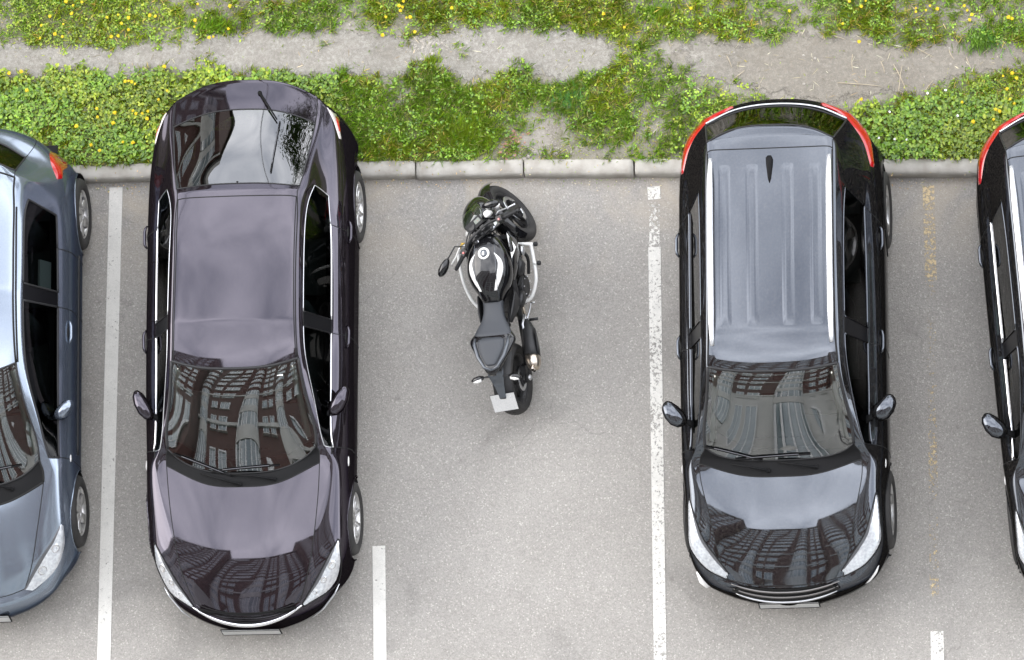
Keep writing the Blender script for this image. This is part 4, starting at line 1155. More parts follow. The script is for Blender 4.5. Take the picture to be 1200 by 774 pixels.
def motorcycle():
    root = empty('motorcycle', (.092, .245, 0), (0, R(-10), R(1.5)))
    tag(root, 'black motorcycle with white crash bars leaning on its side stand in the empty bay', 'motorcycle')
    H0 = Vector((0, .42, .95)); axis = Vector((0, -.42, .907)).normalized()
    ST = Matrix.Translation(H0) @ Matrix.Rotation(R(36), 4, axis) @ Matrix.Translation(-H0)
    def bwheel(y, r, w_, xf, twist, disc_x):
        X = Matrix.Translation((0, y, r)); X = (xf @ X) if xf else X
        wh = empty('wheel'); wh.parent = root
        hw = w_/2; t = MB(); prof = []
        for i in range(25):
            a = -1.25+2.5*i/24; prof.append((hw*math.sin(a)/math.sin(1.25), r-.062+.062*math.cos(a)/1.0-(0)))
        prof = [(-hw*.72, r-.095)]+[(a_, b_) for a_, b_ in prof]+[(hw*.72, r-.095), (0, r-.100), (-hw*.72, r-.095)]
        t.lathe(prof, MT['tyre'], n=64)
        for i in range(30):     # tread grooves
            a = 2*math.pi*i/30
            for sg in (-1, 1):
                pts = [(sg*hw*(.12+.62*u), (r-.062+.0625*math.cos(1.25*(.12+.62*u)))*math.cos(a+u*.16), (r-.062+.0625*math.cos(1.25*(.12+.62*u)))*math.sin(a+u*.16)) for u in (0, .33, .66, 1)]
                t.tube(pts, .0028, MT['gap'], n=4)
        t.build('tyre', wh, xf=X)
        q = MB(); q.lathe([(-hw*.74, r-.088), (-hw*.6, r-.108), (-hw*.3, r-.118), (hw*.3, r-.118), (hw*.6, r-.108), (hw*.74, r-.088), (hw*.66, r-.104), (0, r-.126), (-hw*.66, r-.104)], MT['satin'] if False else MT['engine'], n=56)
        q.lathe([(-.06, .001), (-.06, .03), (-.03, .045), (.03, .045), (.06, .03), (.06, .001)], MT['engine'], n=24)
        for i in range(5):
            a = 2*math.pi*i/5+twist
            for da in (-.14, .14):
                q.loft([((0, .04*math.cos(a), .04*math.sin(a)), (.016, 0, 0), (0, -.014*math.sin(a), .014*math.cos(a))), ((0, (r-.112)*math.cos(a+da), (r-.112)*math.sin(a+da)), (.012, 0, 0), (0, -.009*math.sin(a), .009*math.cos(a)))], MT['engine'], n=8)
        q.build('rim', wh, xf=X)
        for dx in disc_x:
            d = MB(); rr = .135 if xf else .11; d.lathe([(dx-.002, rr-.035), (dx-.002, rr), (dx+.002, rr), (dx+.002, rr-.035), (dx-.002, rr-.035)], MT['satin'], n=40)
            for i in range(6):
                a = i*math.pi/3; d.tube([(dx, .045*math.cos(a), .045*math.sin(a)), (dx, (rr-.03)*math.cos(a), (rr-.03)*math.sin(a))], .005, MT['gap'], n=5)
            d.build('brake_disc', wh, xf=X)
        return wh
    bwheel(-.735, .312, .175, None, .3, (.085,))
    bwheel(.725, .30, .125, ST, .1, (-.072, .072))
    # ---- steered front end
    def S(mb, name, parent=root): return mb.build(name, parent, xf=ST)
    for sg in (-1, 1):
        mb = MB(); mb.tube([(sg*.098, .395, 1.0), (sg*.098, .565, .66)], .024, MT['satin'], n=12); mb.tube([(sg*.098, .55, .69), (sg*.098, .72, .31)], .030, MT['matblack'], n=12)
        mb.box((sg*.10, .735, .30), (.035, .07, .06), MT['engine']); S(mb, 'fork_leg')
        mb = MB(); mb.loft([((sg*.088, .64, .40), (.022, 0, 0), (0, .03, .05)), ((sg*.088, .60, .34), (.02, 0, 0), (0, .03, .05))], MT['engine'], n=10); S(mb, 'brake_caliper')
    mb = MB(); vs = []; n = 22
    for i in range(n+1):     # front mudguard
        a = R(2)+R(165)*i/n; rr = .33
        for j in range(9):
            b = -1+2*j/8; ww = .088*(1-.30*abs(i/n-.5)); vs.append((ww*b, .725+math.cos(a)*(rr-.030*b*b), .30+math.sin(a)*(rr-.030*b*b)))
    mb.add(vs, [(i*9+j, i*9+j+1, (i+1)*9+j+1, (i+1)*9+j) for i in range(n) for j in range(8)], MT['gloss']); S(mb, 'mudguard')
    mb = MB(); mb.box((0, .435, .985), (.25, .075, .03), MT['engine']); mb.box((0, .50, .80), (.24, .07, .03), MT['engine']); mb.lathe([(0, .001), (0, .02), (.015, .02), (.02, .012), (.02, .001)], MT['engine'], axis='z', c=(0, .42, 1.0), n=20)
    for sg in (-1, 1): mb.lathe([(0, .001), (0, .022), (.012, .020), (.012, .001)], MT['engine'], axis='z', c=(sg*.098, .40, 1.0), n=18)
    S(mb, 'triple_clamp')
    mb = MB(); pts = smooth_curve([(-.385, .345, 1.0), (-.27, .375, 1.02), (-.13, .425, 1.045), (0, .435, 1.045), (.13, .425, 1.045), (.27, .375, 1.02), (.385, .345, 1.0)], 24)
    mb.tube(pts, .0125, MT['matblack'], n=10)
    for sg in (-1, 1): mb.box((sg*.05, .435, 1.02), (.04, .04, .06), MT['engine'])
    hb = S(mb, 'handlebar')
    for sg in (-1, 1):
        g = MB(); g.tube([(sg*.262, .378, 1.019), (sg*.275, .374, 1.018), (sg*.37, .350, 1.003), (sg*.38, .347, 1.002)], [.021, .0175, .0165, .019], MT['rubber'], n=12)
        g.tube([(sg*.38, .347, 1.001), (sg*.40, .342, .998)], .014, MT['engine'], n=10); S(g, 'grip', hb)
        g = MB(); g.box((sg*.225, .388, 1.028), (.055, .05, .05), MT['matblack'], rot=(0, 0, -sg*.3)); g.box((sg*.225, .380, 1.056), (.016, .016, .012), MT['red']); S(g, 'switch_block', hb)
        g = MB(); g.tube([(sg*.20, .43, 1.03), (sg*.25, .452, 1.025), (sg*.33, .425, 1.01), (sg*.405, .405, 1.0)], [.011, .009, .007, .009], MT['satin'] if sg > 0 else MT['white'], n=8); S(g, 'lever', hb)
    g = MB(); g.loft([((.175, .485, 1.05), (.034, 0, 0), (0, .026, 0), 4), ((.175, .485, 1.085), (.036, 0, 0), (0, .028, 0), 4), ((.175, .485, 1.09), (.030, 0, 0), (0, .022, 0), 4)], MT['white'], n=16); S(g, 'brake_reservoir', hb)
    g = MB(); g.tube([(-.17, .445, 1.05), (-.21, .46, 1.04), (-.235, .43, 1.045)], .007, MT['gold'], n=6); g.sphere((-.19, .45, 1.055), .014, MT['gold']); S(g, 'clutch_adjuster', hb)
    for sg in (-1, 1):
        g = MB(); ex = .46 if sg < 0 else .30; ey = .37 if sg < 0 else .50
        g.tube([(sg*.20, .43, 1.04), (sg*.24, .46, 1.10), (sg*(ex-.10), ey+.03, 1.13)], .006, MT['matblack'], n=8)
        d = Vector((sg*.88, -.40, 0)).normalized(); c = Vector((sg*(ex-.03), ey, 1.125)); nn = Vector((d.y, -d.x, 0))*sg
        g.loft([(c+d*a, nn*b, Vector((0, 0, e)), 2.4) for a, b, e in ((-.095, .006, .012), (-.07, .022, .030), (-.02, .034, .040), (.03, .034, .040), (.065, .022, .028), (.08, .006, .01))], MT['gloss'], n=16)
        o = S(g, 'mirror', hb)
    # headlight nacelle and smoked screen
    mb = dloft([(.50, 0, .87, .05, .05), (.54, 0, .875, .145, .11), (.62, 0, .865, .158, .13), (.71, 0, .835, .140, .12), (.79, 0, .79, .085, .08), (.815, 0, .775, .02, .02)], MT['gloss']); hl = S(mb, 'headlight')
    mb = dloft([(.49, 0, 1.03, .075, .012), (.55, 0, 1.02, .11, .02), (.62, 0, .985, .112, .028), (.69, 0, .94, .09, .026), (.745, 0, .88, .045, .018)], MT['screen']); S(mb, 'windscreen')
    mb = MB(); mb.loft([((0, .715, .77), (.085, 0, 0), (0, -.02, .05)), ((0, .765, .75), (.06, 0, 0), (0, -.01, .035))], MT['lampglass'] if False else MT['reflector'], n=16); S(mb, 'lamp_lens', hl)
    mb = MB(); mb.box((0, .515, 1.035), (.17, .075, .03), MT['matblack'], rot=(R(18), 0, 0)); mb.lathe([(0, .001), (0, .034), (.006, .036), (.006, .03), (.004, .001)], MT['matblack'], axis='z', c=(-.035, .512, 1.045), n=24)
    mb.lathe([(0, .001), (0, .003)], MT['red'], axis='z', c=(.05, .51, 1.056), n=10); mb.box((.045, .515, 1.052), (.06, .035, .004), mat('lcd_grey', (.25, .27, .24), .2), rot=(R(18), 0, 0)); S(mb, 'instrument_cluster')
    for sg in (-1, 1):
        g = MB(); g.tube([(sg*.11, .60, .84), (sg*.16, .60, .84)], .007, MT['matblack'], n=8); g.loft([((sg*.155, .60, .84), (0, .02, 0), (0, 0, .016)), ((sg*.185, .595, .84), (0, .026, 0), (0, 0, .02)), ((sg*.215, .59, .84), (0, .008, 0), (0, 0, .008))], MT['whitelens'], n=10); S(g, 'turn_signal')
    for k, off in enumerate((-.04, .0, .05)):
        g = MB(); g.tube(smooth_curve([(off-.16, .42, 1.03), (off-.05, .52, .99), (off+.04, .50, .90), (off*.5, .42, .80)], 16), .005, MT['rubber'], n=6); S(g, 'cable')
    # ---- frame, engine
    for sg in (-1, 1):
        mb = MB(); mb.tube(smooth_curve([(sg*.04, .42, .88), (sg*.12, .28, .78), (sg*.145, .02, .66), (sg*.13, -.18, .50), (sg*.115, -.24, .36)], 18), [.03]*9+[.027]*9, MT['matblack'], n=10)
        mb.tube([(sg*.12, -.12, .66), (sg*.10, -.45, .76), (sg*.06, -.76, .82)], .014, MT['matblack'], n=8); mb.build('frame_rail', root)
        mb = MB(); mb.loft([((sg*.115, -.20, .38), (.022, 0, 0), (0, 0, .05)), ((sg*.135, -.45, .36), (.018, 0, 0), (0, 0, .04)), ((sg*.135, -.76, .315), (.016, 0, 0), (0, 0, .03))], MT['matblack'], n=12, p=3) if False else None
        mb = MB(); mb.tube([(sg*.115, -.20, .39), (sg*.135, -.45, .36), (sg*.132, -.78, .315)], [.036, .03, .024], MT['matblack'], n=12); mb.sphere((sg*.15, -.735, .312), (.018, .03, .03), MT['satin']); mb.build('swingarm', root)
    mb = MB(); mb.box((0, .08, .42), (.26, .36, .26), MT['engine'], rot=(R(8), 0, 0)); mb.box((0, .20, .58), (.30, .16, .20), MT['engine'], rot=(R(-18), 0, 0)); mb.box((0, -.12, .45), (.22, .16, .22), MT['engine'])
    for sg in (-1, 1): mb.lathe([(sg*.12, .10), (sg*.165, .10), (sg*.178, .085), (sg*.182, .04), (sg*.178, .001)], MT['engine'], c=(0, .05, .40), n=28); mb.lathe([(sg*.12, .055), (sg*.15, .055), (sg*.155, .001)], MT['engine'], c=(0, .22, .40), n=20)
    for k in range(6): mb.box((0, .20+.035*k*-.3, .52+.022*k), (.315, .17, .006), MT['matblack'], rot=(R(-18), 0, 0))
    for k in range(7):
        a = k*.9; mb.sphere((.182, .05+.085*math.cos(a), .40+.085*math.sin(a)), .007, MT['satin'], 8, 5)
    mb.build('engine', root, bevel=.01)
    mb = MB(); mb.box((0, .40, .60), (.30, .04, .24), MT['matblack'], rot=(R(-14), 0, 0)); mb.build('radiator', root)
    for i, x in enumerate((-.09, -.03, .03, .09)):
        mb = MB(); mb.tube(smooth_curve([(x, .28, .56), (x, .42, .48), (x*.9, .40, .28), (x*.4+.02, .18, .19), (.05, -.05, .18), (.11, -.2, .26)], 26), .018, MT['titan'], n=8); mb.build('exhaust_pipe', root)
    mb = MB(); C_ = [((.13, -.22, .33), .030), ((.165, -.28, .38), .048), ((.195, -.36, .42), .066), ((.225, -.50, .46), .072), ((.242, -.60, .485), .072)]
    mb.loft([(c, (r_*.92, 0, 0), (0, r_*.35, r_*1.05), 2.4) for c, r_ in C_], MT['matblack'], n=20); mu = mb.build('muffler', root)
    mb = MB(); mb.loft([((.242, -.595, .484), (.068, 0, 0), (0, .024, .071), 2.4), ((.249, -.64, .495), (.066, 0, 0), (0, .024, .068), 2.4), ((.256, -.69, .507), (.050, 0, 0), (0, .018, .05), 2.4), ((.258, -.705, .510), (.030, 0, 0), (0, .01, .03), 2.4)], MT['titan'], n=20)
    for dz, rr in ((.03, .017), (-.02, .017)): mb.tube([(.252, -.675, .515+dz*.7), (.262, -.722, .532+dz)], rr, MT['titan'], n=14); mb.tube([(.262, -.7215, .532+dz), (.2625, -.7235, .533+dz)], rr*.75, MT['gap'], n=14)
    mb.build('exhaust_tip', mu)
    mb = MB(); mb.loft([((.268, -.36, .475), (.006, 0, 0), (0, .02, .02)), ((.297, -.50, .51), (.006, 0, 0), (0, .02, .028)), ((.306, -.57, .52), (.005, 0, 0), (0, .01, .02))], MT['engine'], n=10); mb.build('heat_shield', mu)
    # plumbing that crowds the right flank: hoses, horn, coolant tank, clutch cable
    for pts, r_ in (([(.13, .36, .66), (.19, .26, .60), (.18, .12, .56), (.14, .02, .54)], .016), ([(.12, .38, .52), (.20, .30, .44), (.19, .16, .38)], .014), ([(.02, .40, .92), (.12, .30, .84), (.19, .18, .66), (.20, .10, .50)], .006), ([(-.14, .36, .62), (-.19, .22, .56), (-.16, .08, .52)], .016)):
        g = MB(); g.tube(smooth_curve(pts, 16), r_, MT['rubber'], n=8); g.build('hose', root)
    g = MB(); g.lathe([(0, .001), (0, .04), (.02, .045), (.03, .03), (.03, .001)], MT['satin'], c=(.185, .33, .56), n=24); g.build('horn', root)
    g = MB(); g.loft([((.17, -.02, .52), (.02, 0, 0), (0, 0, .04), 3), ((.18, -.08, .54), (.03, 0, 0), (0, 0, .06), 3), ((.17, -.16, .56), (.02, 0, 0), (0, 0, .04), 3)], MT['engine'], n=14); g.build('side_cover', root)
    g = MB(); g.loft([((.17, .26, .62), (.03, 0, 0), (0, 0, .04), 3), ((.205, .20, .63), (.035, 0, 0), (0, 0, .06), 3), ((.185, .10, .62), (.02, 0, 0), (0, 0, .04), 3)], MT['matblack'], n=14); g.build('intake_cover', root)
    # chain and sprocket, left side
    mb = MB(); mb.lathe([(-.10, .095), (-.10, .11), (-.095, .11), (-.095, .095)], MT['engine'], c=(0, -.735, .312), n=36); mb.tube([(-.10, -.735, .425), (-.10, -.2, .44)], .008, MT['engine'], n=6); mb.tube([(-.10, -.735, .20), (-.10, -.2, .34)], .008, MT['engine'], n=6); mb.build('chain', root)
    # ---- tank with pale side panels
    tk = dloft([(.42, 0, .885, .045, .035), (.38, 0, .89, .10, .075), (.30, 0, .885, .155, .115), (.20, 0, .87, .190, .140), (.10, 0, .85, .200, .150), (0, 0, .825, .175, .145), (-.09, 0, .80, .12, .12), (-.16, 0, .775, .085, .075)], MT['gloss'], n=40, k=44, p=2.25).build('fuel_tank', root)
    ts = Surf(tk)
    for sg in (-1, 1):
        mb = MB(); ts.patch(mb, [(.085, .245), (.150, .17), (.150, .06), (.075, -.085)], [(.083, .24), (.112, .15), (.092, .05), (.050, -.090)], MT['white'] if sg < 0 else MT['graphite'], .003, n=20, k=5, sg=sg)
        if sg > 0: mb.mats[0] = MT['white']
        mb.build('tank_stripe', tk)
        mb = MB(); pts = []
        for u in np.linspace(0, 1, 26):
            x = sg*(.090-.012*u+.012*math.sin(u*3.14)); y = .33-.46*u; h, nm = ts.top(x, y)
            if h: pts.append(h+nm*.001)
        mb.tube(pts, .003, MT['graphite'], n=5); mb.build('tank_seam', tk)
    mb = MB(); h, nm = ts.top(0, .235)
    mb.lathe([(-.004, .001), (-.004, .050), (.006, .052), (.010, .048), (.010, .036), (.007, .034), (.007, .001)], MT['white'], axis='z', c=(0, .235, h.z), n=36)
    mb.lathe([(.007, .001), (.007, .033), (.0085, .033), (.0085, .030), (.0105, .028), (.0105, .001)], MT['graphite'], axis='z', c=(0, .235, h.z), n=32); mb.box((0, .235, h.z+.013), (.012, .036, .006), MT['satin']); mb.build('fuel_cap', tk)
    # side shrouds flanking the radiator
    for sg in (-1, 1):
        mb = MB(); mb.loft([((sg*.13, .46, .70), (.012, 0, 0), (0, .01, .06)), ((sg*.175, .40, .735), (.022, 0, 0), (0, -.01, .105)), ((sg*.195, .28, .76), (.026, 0, 0), (0, 0, .11)), ((sg*.185, .14, .75), (.022, 0, 0), (0, 0, .075)), ((sg*.165, .04, .73), (.01, 0, 0), (0, 0, .03))], MT['gloss'], n=16)
        sh = mb.build('shroud', root)
        mb = MB(); mb.add([(sg*.150, .44, .835), (sg*.178, .36, .885), (sg*.205, .20, .872), (sg*.226, .31, .815)], [(0, 1, 2, 3)], MT['graphite'] if sg < 0 else MT['white'], False); mb.add([(sg*.168, .43, .815), (sg*.214, .30, .79), (sg*.20, .40, .74)], [(0, 1, 2)], MT['graphite'], False); mb.build('shroud_panel', sh)
        mb = MB(); mb.loft([((sg*.13, -.02, .60), (.012, 0, 0), (0, .02, .05)), ((sg*.165, -.10, .64), (.018, 0, 0), (0, .03, .08)), ((sg*.15, -.22, .68), (.018, 0, 0), (0, .0, .07)), ((sg*.13, -.32, .72), (.01, 0, 0), (0, 0, .03))], MT['matblack'], n=14); mb.build('side_panel', root)
    # ---- seats and tail
    dloft([(-.06, 0, .80, .055, .03), (-.10, 0, .80, .092, .045), (-.20, 0, .785, .088, .045), (-.30, 0, .785, .105, .045), (-.39, 0, .80, .150, .048), (-.44, 0, .815, .165, .045), (-.475, 0, .825, .135, .03)], MT['vinyl'], n=28, p=2.8).build('seat', root)
    tl = dloft([(-.38, 0, .785, .13, .03), (-.43, 0, .80, .175, .045), (-.49, 0, .825, .205, .05), (-.56, 0, .84, .180, .05), (-.66, 0, .855, .125, .045), (-.74, 0, .865, .075, .038), (-.79, 0, .87, .035, .02)], MT['gloss'], n=28, p=2.8).build('tail_fairing', root)
    for sg in (-1, 1):
        mb = MB(); mb.tube([(sg*.150, -.47, .862), (sg*.152, -.53, .882), (sg*.118, -.64, .893), (sg*.060, -.735, .900), (0.0, -.765, .900)], [.008, .016, .016, .014, .010], MT['graphite'], n=10); mb.build('grab_rail', root)
    dloft([(-.475, 0, .865, .085, .02), (-.50, 0, .875, .118, .03), (-.56, 0, .878, .118, .034), (-.64, 0, .885, .088, .034), (-.71, 0, .89, .050, .028), (-.725, 0, .89, .025, .015)], MT['vinyl'], n=24, p=3.2).build('pillion_seat', root)
    mb = MB(); mb.loft([((0, -.785, .86), (.035, 0, 0), (0, .005, .018)), ((0, -.80, .85), (.03, 0, 0), (0, .004, .014))], MT['gloss'], n=12); mb.build('tail_light', root)
    mb = MB(); mb.loft([((0, -.70, .80), (.075, 0, 0), (0, 0, .03), 3), ((0, -.79, .77), (.07, 0, 0), (0, .01, .025), 3), ((0, -.86, .69), (.045, 0, 0), (0, .014, .012), 3), ((0, -.93, .615), (.032, 0, 0), (0, .014, .01), 3), ((0, -.95, .60), (.03, 0, 0), (0, .01, .008), 3)], MT['graphite'], n=18); mb.build('plate_hanger', root)
    mb = MB(); mb.box((0, 0, 0), (.215, .16, .004), MT['plate']); mb.box((0, 0, -.004), (.22, .166, .004), MT['trim'])
    for x in (-.07, .07): mb.sphere((x, .05, .003), .005, MT['satin'], 8, 5)
    o = mb.build('number_plate', root); o.location = (0, -.985, .565); o.rotation_euler = (R(38), 0, R(4))
    for sg in (-1, 1):
        g = MB(); g.tube([(sg*.05, -.79, .765), (sg*.13, -.795, .765)], .008, MT['matblack'], n=8); g.loft([((sg*.115, -.795, .765), (0, .014, 0), (0, 0, .016)), ((sg*.15, -.80, .768), (0, .026, 0), (0, 0, .024)), ((sg*.20, -.81, .765), (0, .024, 0), (0, 0, .02)), ((sg*.225, -.815, .762), (0, .006, 0), (0, 0, .008))], MT['gloss'], n=12)
        g.loft([((sg*.13, -.815, .770), (0, .016, 0), (0, 0, .018)), ((sg*.165, -.826, .772), (0, .016, 0), (0, 0, .02)), ((sg*.205, -.83, .768), (0, .008, 0), (0, 0, .01))], MT['whitelens'], n=10); g.build('turn_signal', root)
    # ---- crash bars, pegs, stand
    g = MB(); g.tube(smooth_curve([(-.12, .38, .64), (-.27, .40, .64), (-.365, .37, .60), (-.375, .25, .56), (-.355, .08, .50), (-.30, -.06, .43), (-.20, -.15, .38), (-.12, -.16, .38)], 30), .0145, MT['white'], n=10); g.build('crash_bar', root)
    g = MB(); g.tube([(.12, .405, .52), (.285, .385, .52)], .0145, MT['white'], n=10); g.tube(smooth_curve([(.262, .39, .52), (.272, .30, .50), (.285, .12, .47), (.262, .02, .44), (.215, -.06, .41), (.15, -.09, .40)], 24), .0160, MT['white'], n=10)
    g.tube([(.275, .22, .50), (.31, .22, .50)], .011, MT['white'], n=8); cb = g.build('crash_bar', root)
    for x, y, z in ((.29, .385, .52), (.31, .22, .50)): g = MB(); g.tube([(x-.004, y, z), (x+.006, y, z), (x+.026, y, z), (x+.032, y, z)], [.014, .021, .021, .015], MT['rubber'], n=14); g.build('bar_end', cb)
    for sg, y, z in ((1, -.24, .36), (1, -.42, .42), (-1, -.20, .36)):
        g = MB(); g.tube([(sg*.14, y, z), (sg*.185, y, z)], .009, MT['satin'], n=8); g.tube([(sg*.18, y, z), (sg*.255, y+.004, z)], .013, MT['rubber'], n=10); g.build('footpeg', root)
    g = MB(); g.tube([(.15, -.28, .38), (.17, -.16, .33), (.19, -.09, .34)], [.010, .007, .006], MT['satin'], n=8); g.tube([(.185, -.09, .34), (.225, -.085, .34)], .006, MT['satin'], n=8); g.build('brake_pedal', root)
    g = MB(); g.add([(.150, -.20, .44), (.155, -.30, .50), (.160, -.42, .46), (.160, -.44, .40), (.152, -.30, .36), (.148, -.20, .36)], [tuple(range(6))], MT['satin'], False); g.tube([(.152, -.20, .40), (.160, -.30, .49), (.165, -.42, .43), (.152, -.30, .36), (.152, -.20, .40)], .009, MT['satin'], n=8); g.build('peg_bracket', root)
    g = MB(); g.tube([(-.12, -.05, .26), (-.24, .00, .13), (-.325, .03, .065)], .011, MT['matblack'], n=8); g.loft([((-.325, .03, .062), (.035, 0, .006), (0, .024, 0)), ((-.325, .03, .068), (.035, 0, .006), (0, .024, 0))], MT['matblack'], n=14); g.build('side_stand', root)
    mb = MB(); mb.tube([(.10, -.735, .312), (.165, -.735, .312)], [.02, .018], MT['satin'], n=12); mb.box((.125, -.665, .37), (.05, .07, .09), MT['engine'], rot=(R(30), 0, 0)); mb.sphere((.16, -.735, .312), (.012, .022, .022), MT['satin']); mb.build('axle_and_caliper', root)
    mb = MB(); vs = []; n = 14
    for i in range(n+1):
        a = R(55)+R(80)*i/n
        for j in range(7):
            b = -1+2*j/6; vs.append((.085*b, -.735+math.cos(a)*(.345-.03*b*b), .312+math.sin(a)*(.345-.03*b*b)))
    mb.add(vs, [(i*7+j, i*7+j+1, (i+1)*7+j+1, (i+1)*7+j) for i in range(n) for j in range(6)], MT['matblack']); mb.build('rear_hugger', root)
    mb = MB(); mb.tube([(.0, -.22, .62), (.02, -.30, .48)], .032, MT['matblack'], n=10); mb.build('shock_absorber', root)
motorcycle()

# ================================================================== VERGE
def vnoise(x, y, s, seed=0):
    "smooth value noise in 0..1"
    g = np.random.default_rng(seed).random((257, 257)); X = x*s+100.3; Y = y*s+77.1
    xi = np.floor(X).astype(int); yi = np.floor(Y).astype(int); fx = X-xi; fy = Y-yi
    fx = fx*fx*(3-2*fx); fy = fy*fy*(3-2*fy)
    a = g[xi % 257, yi % 257]; b = g[(xi+1) % 257, yi % 257]; c = g[xi % 257, (yi+1) % 257]; d = g[(xi+1) % 257, (yi+1) % 257]
    return (a*(1-fx)+b*fx)*(1-fy)+(c*(1-fx)+d*fx)*fy
def fbm(x, y, s, seed=0): return (vnoise(x, y, s, seed)*.5+vnoise(x, y, s*2.1, seed+1)*.3+vnoise(x, y, s*4.3, seed+2)*.2)
c0 = Vector((0, 0, 0))
def topix_np(x, y, z=.1):
    V = np.stack([x-CAM.x, y-CAM.y, np.full_like(x, z-CAM.z)], 1)
    d = V @ np.array(fw)
    return 600+F_PX*(V @ np.array(rt))/d, 387-F_PX*(V @ np.array(up))/d
def kerbtop_np(x): return np.interp(x, KX, KY)+KW
def hgt_np(x, y):
    d = y-kerbtop_np(x)
    return KH-.015+.02*np.clip(d/.5, 0, 1)+.012*np.sin(x*3.1+y*2)*np.sin(y*4.3-x)+.008*np.sin(x*7.7-y*5.1)
def density(x, y):
    "cover 0..1, grassiness 0..1; patches surveyed from the photo"
    px, py = topix_np(x, y)
    n = fbm(x, y, 2.2, 5); n2 = fbm(x, y, 5.5, 9)
    wob = (n2-.5)*34
    d = np.ones_like(x)*1.0; gr = np.full_like(x, .25)
    for P in (PATHA, PATHB):
        a = np.interp(px, [q[0] for q in P[0]], [q[1] for q in P[0]]); b = np.interp(px, [q[0] for q in P[1]], [q[1] for q in P[1]])
        ins = (px > P[0][0][0]) & (px < P[0][-1][0])
        sd = np.minimum(py+wob-a, b-py-wob)
        d = np.where(ins, d*np.clip(1-(sd+7)/8, 0.004, 1), d)
    up_ = py < 60
    def blob(cx, cy, rx, ry): return np.clip(1.25-np.sqrt(((px-cx+wob*.5)/rx)**2+((py-cy+wob*.4)/ry)**2), 0, 1)
    gr = np.where((px > 395) & (px < 800), .72, gr); gr = np.where(up_ & (px > 230), .6, gr)
    d *= np.where((px > 570) & (px < 1000), .78, 1); d *= np.where(up_ & (px < 430), .80, 1)
    for b_, k in ((blob(625, 165, 62, 34), .93), (blob(700, 178, 62, 18), .9), (blob(765, 150, 45, 50), .72), (blob(790, 70, 32, 32), .5), (blob(745, 100, 25, 40), .3),
                  (blob(880, 92, 120, 26), .85), (blob(1040, 90, 95, 20), .8), (blob(1010, 185, 40, 16), .5), (blob(220, 42, 150, 10), .5), (blob(480, 35, 120, 12), .55), (blob(1010, 120, 60, 14), .6), (blob(460, 82, 60, 12), .2)):
        d *= 1-b_*k
    d *= 1-blob(5, 30, 12, 22)*.8
    clump = np.clip((n-.30)/.25, .22, 1)
    lush = ((px < 400) & (py > 82)) | ((px > 1000) & (py > 118))
    d *= np.where(lush, np.clip(clump+.55, 0, 1.0), clump)
    return np.clip(d, 0, 1), gr, lush
def leafmat(name, rough=.55):
    m, t, p = newmat(name); t.nodes.remove(p); o = t.nodes['Material Output']
    a = t.nodes.new('ShaderNodeAttribute'); a.attribute_name = 'tint'
    df = t.nodes.new('ShaderNodeBsdfDiffuse'); tl = t.nodes.new('ShaderNodeBsdfTranslucent'); gl = t.nodes.new('ShaderNodeBsdfGlossy'); gl.inputs['Roughness'].default_value = .4
    t.links.new(a.outputs['Color'], df.inputs[0]); t.links.new(a.outputs['Color'], tl.inputs[0])
    x = t.nodes.new('ShaderNodeMixShader'); x.inputs[0].default_value = .28; t.links.new(df.outputs[0], x.inputs[1]); t.links.new(tl.outputs[0], x.inputs[2])
    y = t.nodes.new('ShaderNodeMixShader'); y.inputs[0].default_value = .05; t.links.new(x.outputs[0], y.inputs[1]); t.links.new(gl.outputs[0], y.inputs[2])
    t.links.new(y.outputs[0], o.inputs[0]); return m
MT['leaf'] = leafmat('leaf')
def leaf_mesh(name, base, dirv, side, length, width, lift, tint, parent=None, kind=None):
    "n leaves: base (n,3), horizontal direction, widths; each is a folded 6-vertex blade"
    n = len(base); L_ = length[:, None]; Wd = width[:, None]
    upv = np.array([0, 0, 1.0])
    rise = lift[:, None]
    P = np.empty((n, 6, 3))
    P[:, 0] = base
    mid = base+dirv*L_*.5+upv*L_*rise*.5; tip = base+dirv*L_+upv*L_*rise*.55
    P[:, 1] = base+dirv*L_*.32+side*Wd*.5+upv*(L_*rise*.36+Wd*.16); P[:, 2] = base+dirv*L_*.72+side*Wd*.42+upv*(L_*rise*.55+Wd*.14)
    P[:, 3] = tip
    P[:, 4] = base+dirv*L_*.72-side*Wd*.42+upv*(L_*rise*.55+Wd*.14); P[:, 5] = base+dirv*L_*.32-side*Wd*.5+upv*(L_*rise*.36+Wd*.16)
    me = bpy.data.meshes.new(name); me.vertices.add(n*6); me.vertices.foreach_set('co', P.reshape(-1))
    quads = np.array([[0, 1, 2, 3], [0, 3, 4, 5]]); idx = (np.arange(n)[:, None, None]*6+quads[None]).reshape(-1)
    me.loops.add(n*8); me.loops.foreach_set('vertex_index', idx.astype(np.int32))
    me.polygons.add(n*2); me.polygons.foreach_set('loop_start', np.arange(0, n*8, 4, dtype=np.int32))
    me.update(calc_edges=True)
    a = me.attributes.new('tint', 'FLOAT_COLOR', 'POINT'); C_ = np.ones((n*6, 4)); C_[:, :3] = np.repeat(tint, 6, 0); a.data.foreach_set('color', C_.reshape(-1))
    me.materials.append(MT['leaf'])
    o = bpy.data.objects.new(name, me); link(o, parent)
    if kind: tag(o, kind=kind)
    return o
def scatter(n, x0, x1, y1):
    x = rng.uniform(x0, x1, n); y = kerbtop_np(x)+(rng.uniform(0, 1, n)*(y1-1.4)+.012)
    return x, y
def pick(n, x0=-6.5, x1=6.5, y1=4.4):
    x, y = scatter(n, x0, x1, y1); d, g, l = density(x, y)
    return x, y, d, g, l
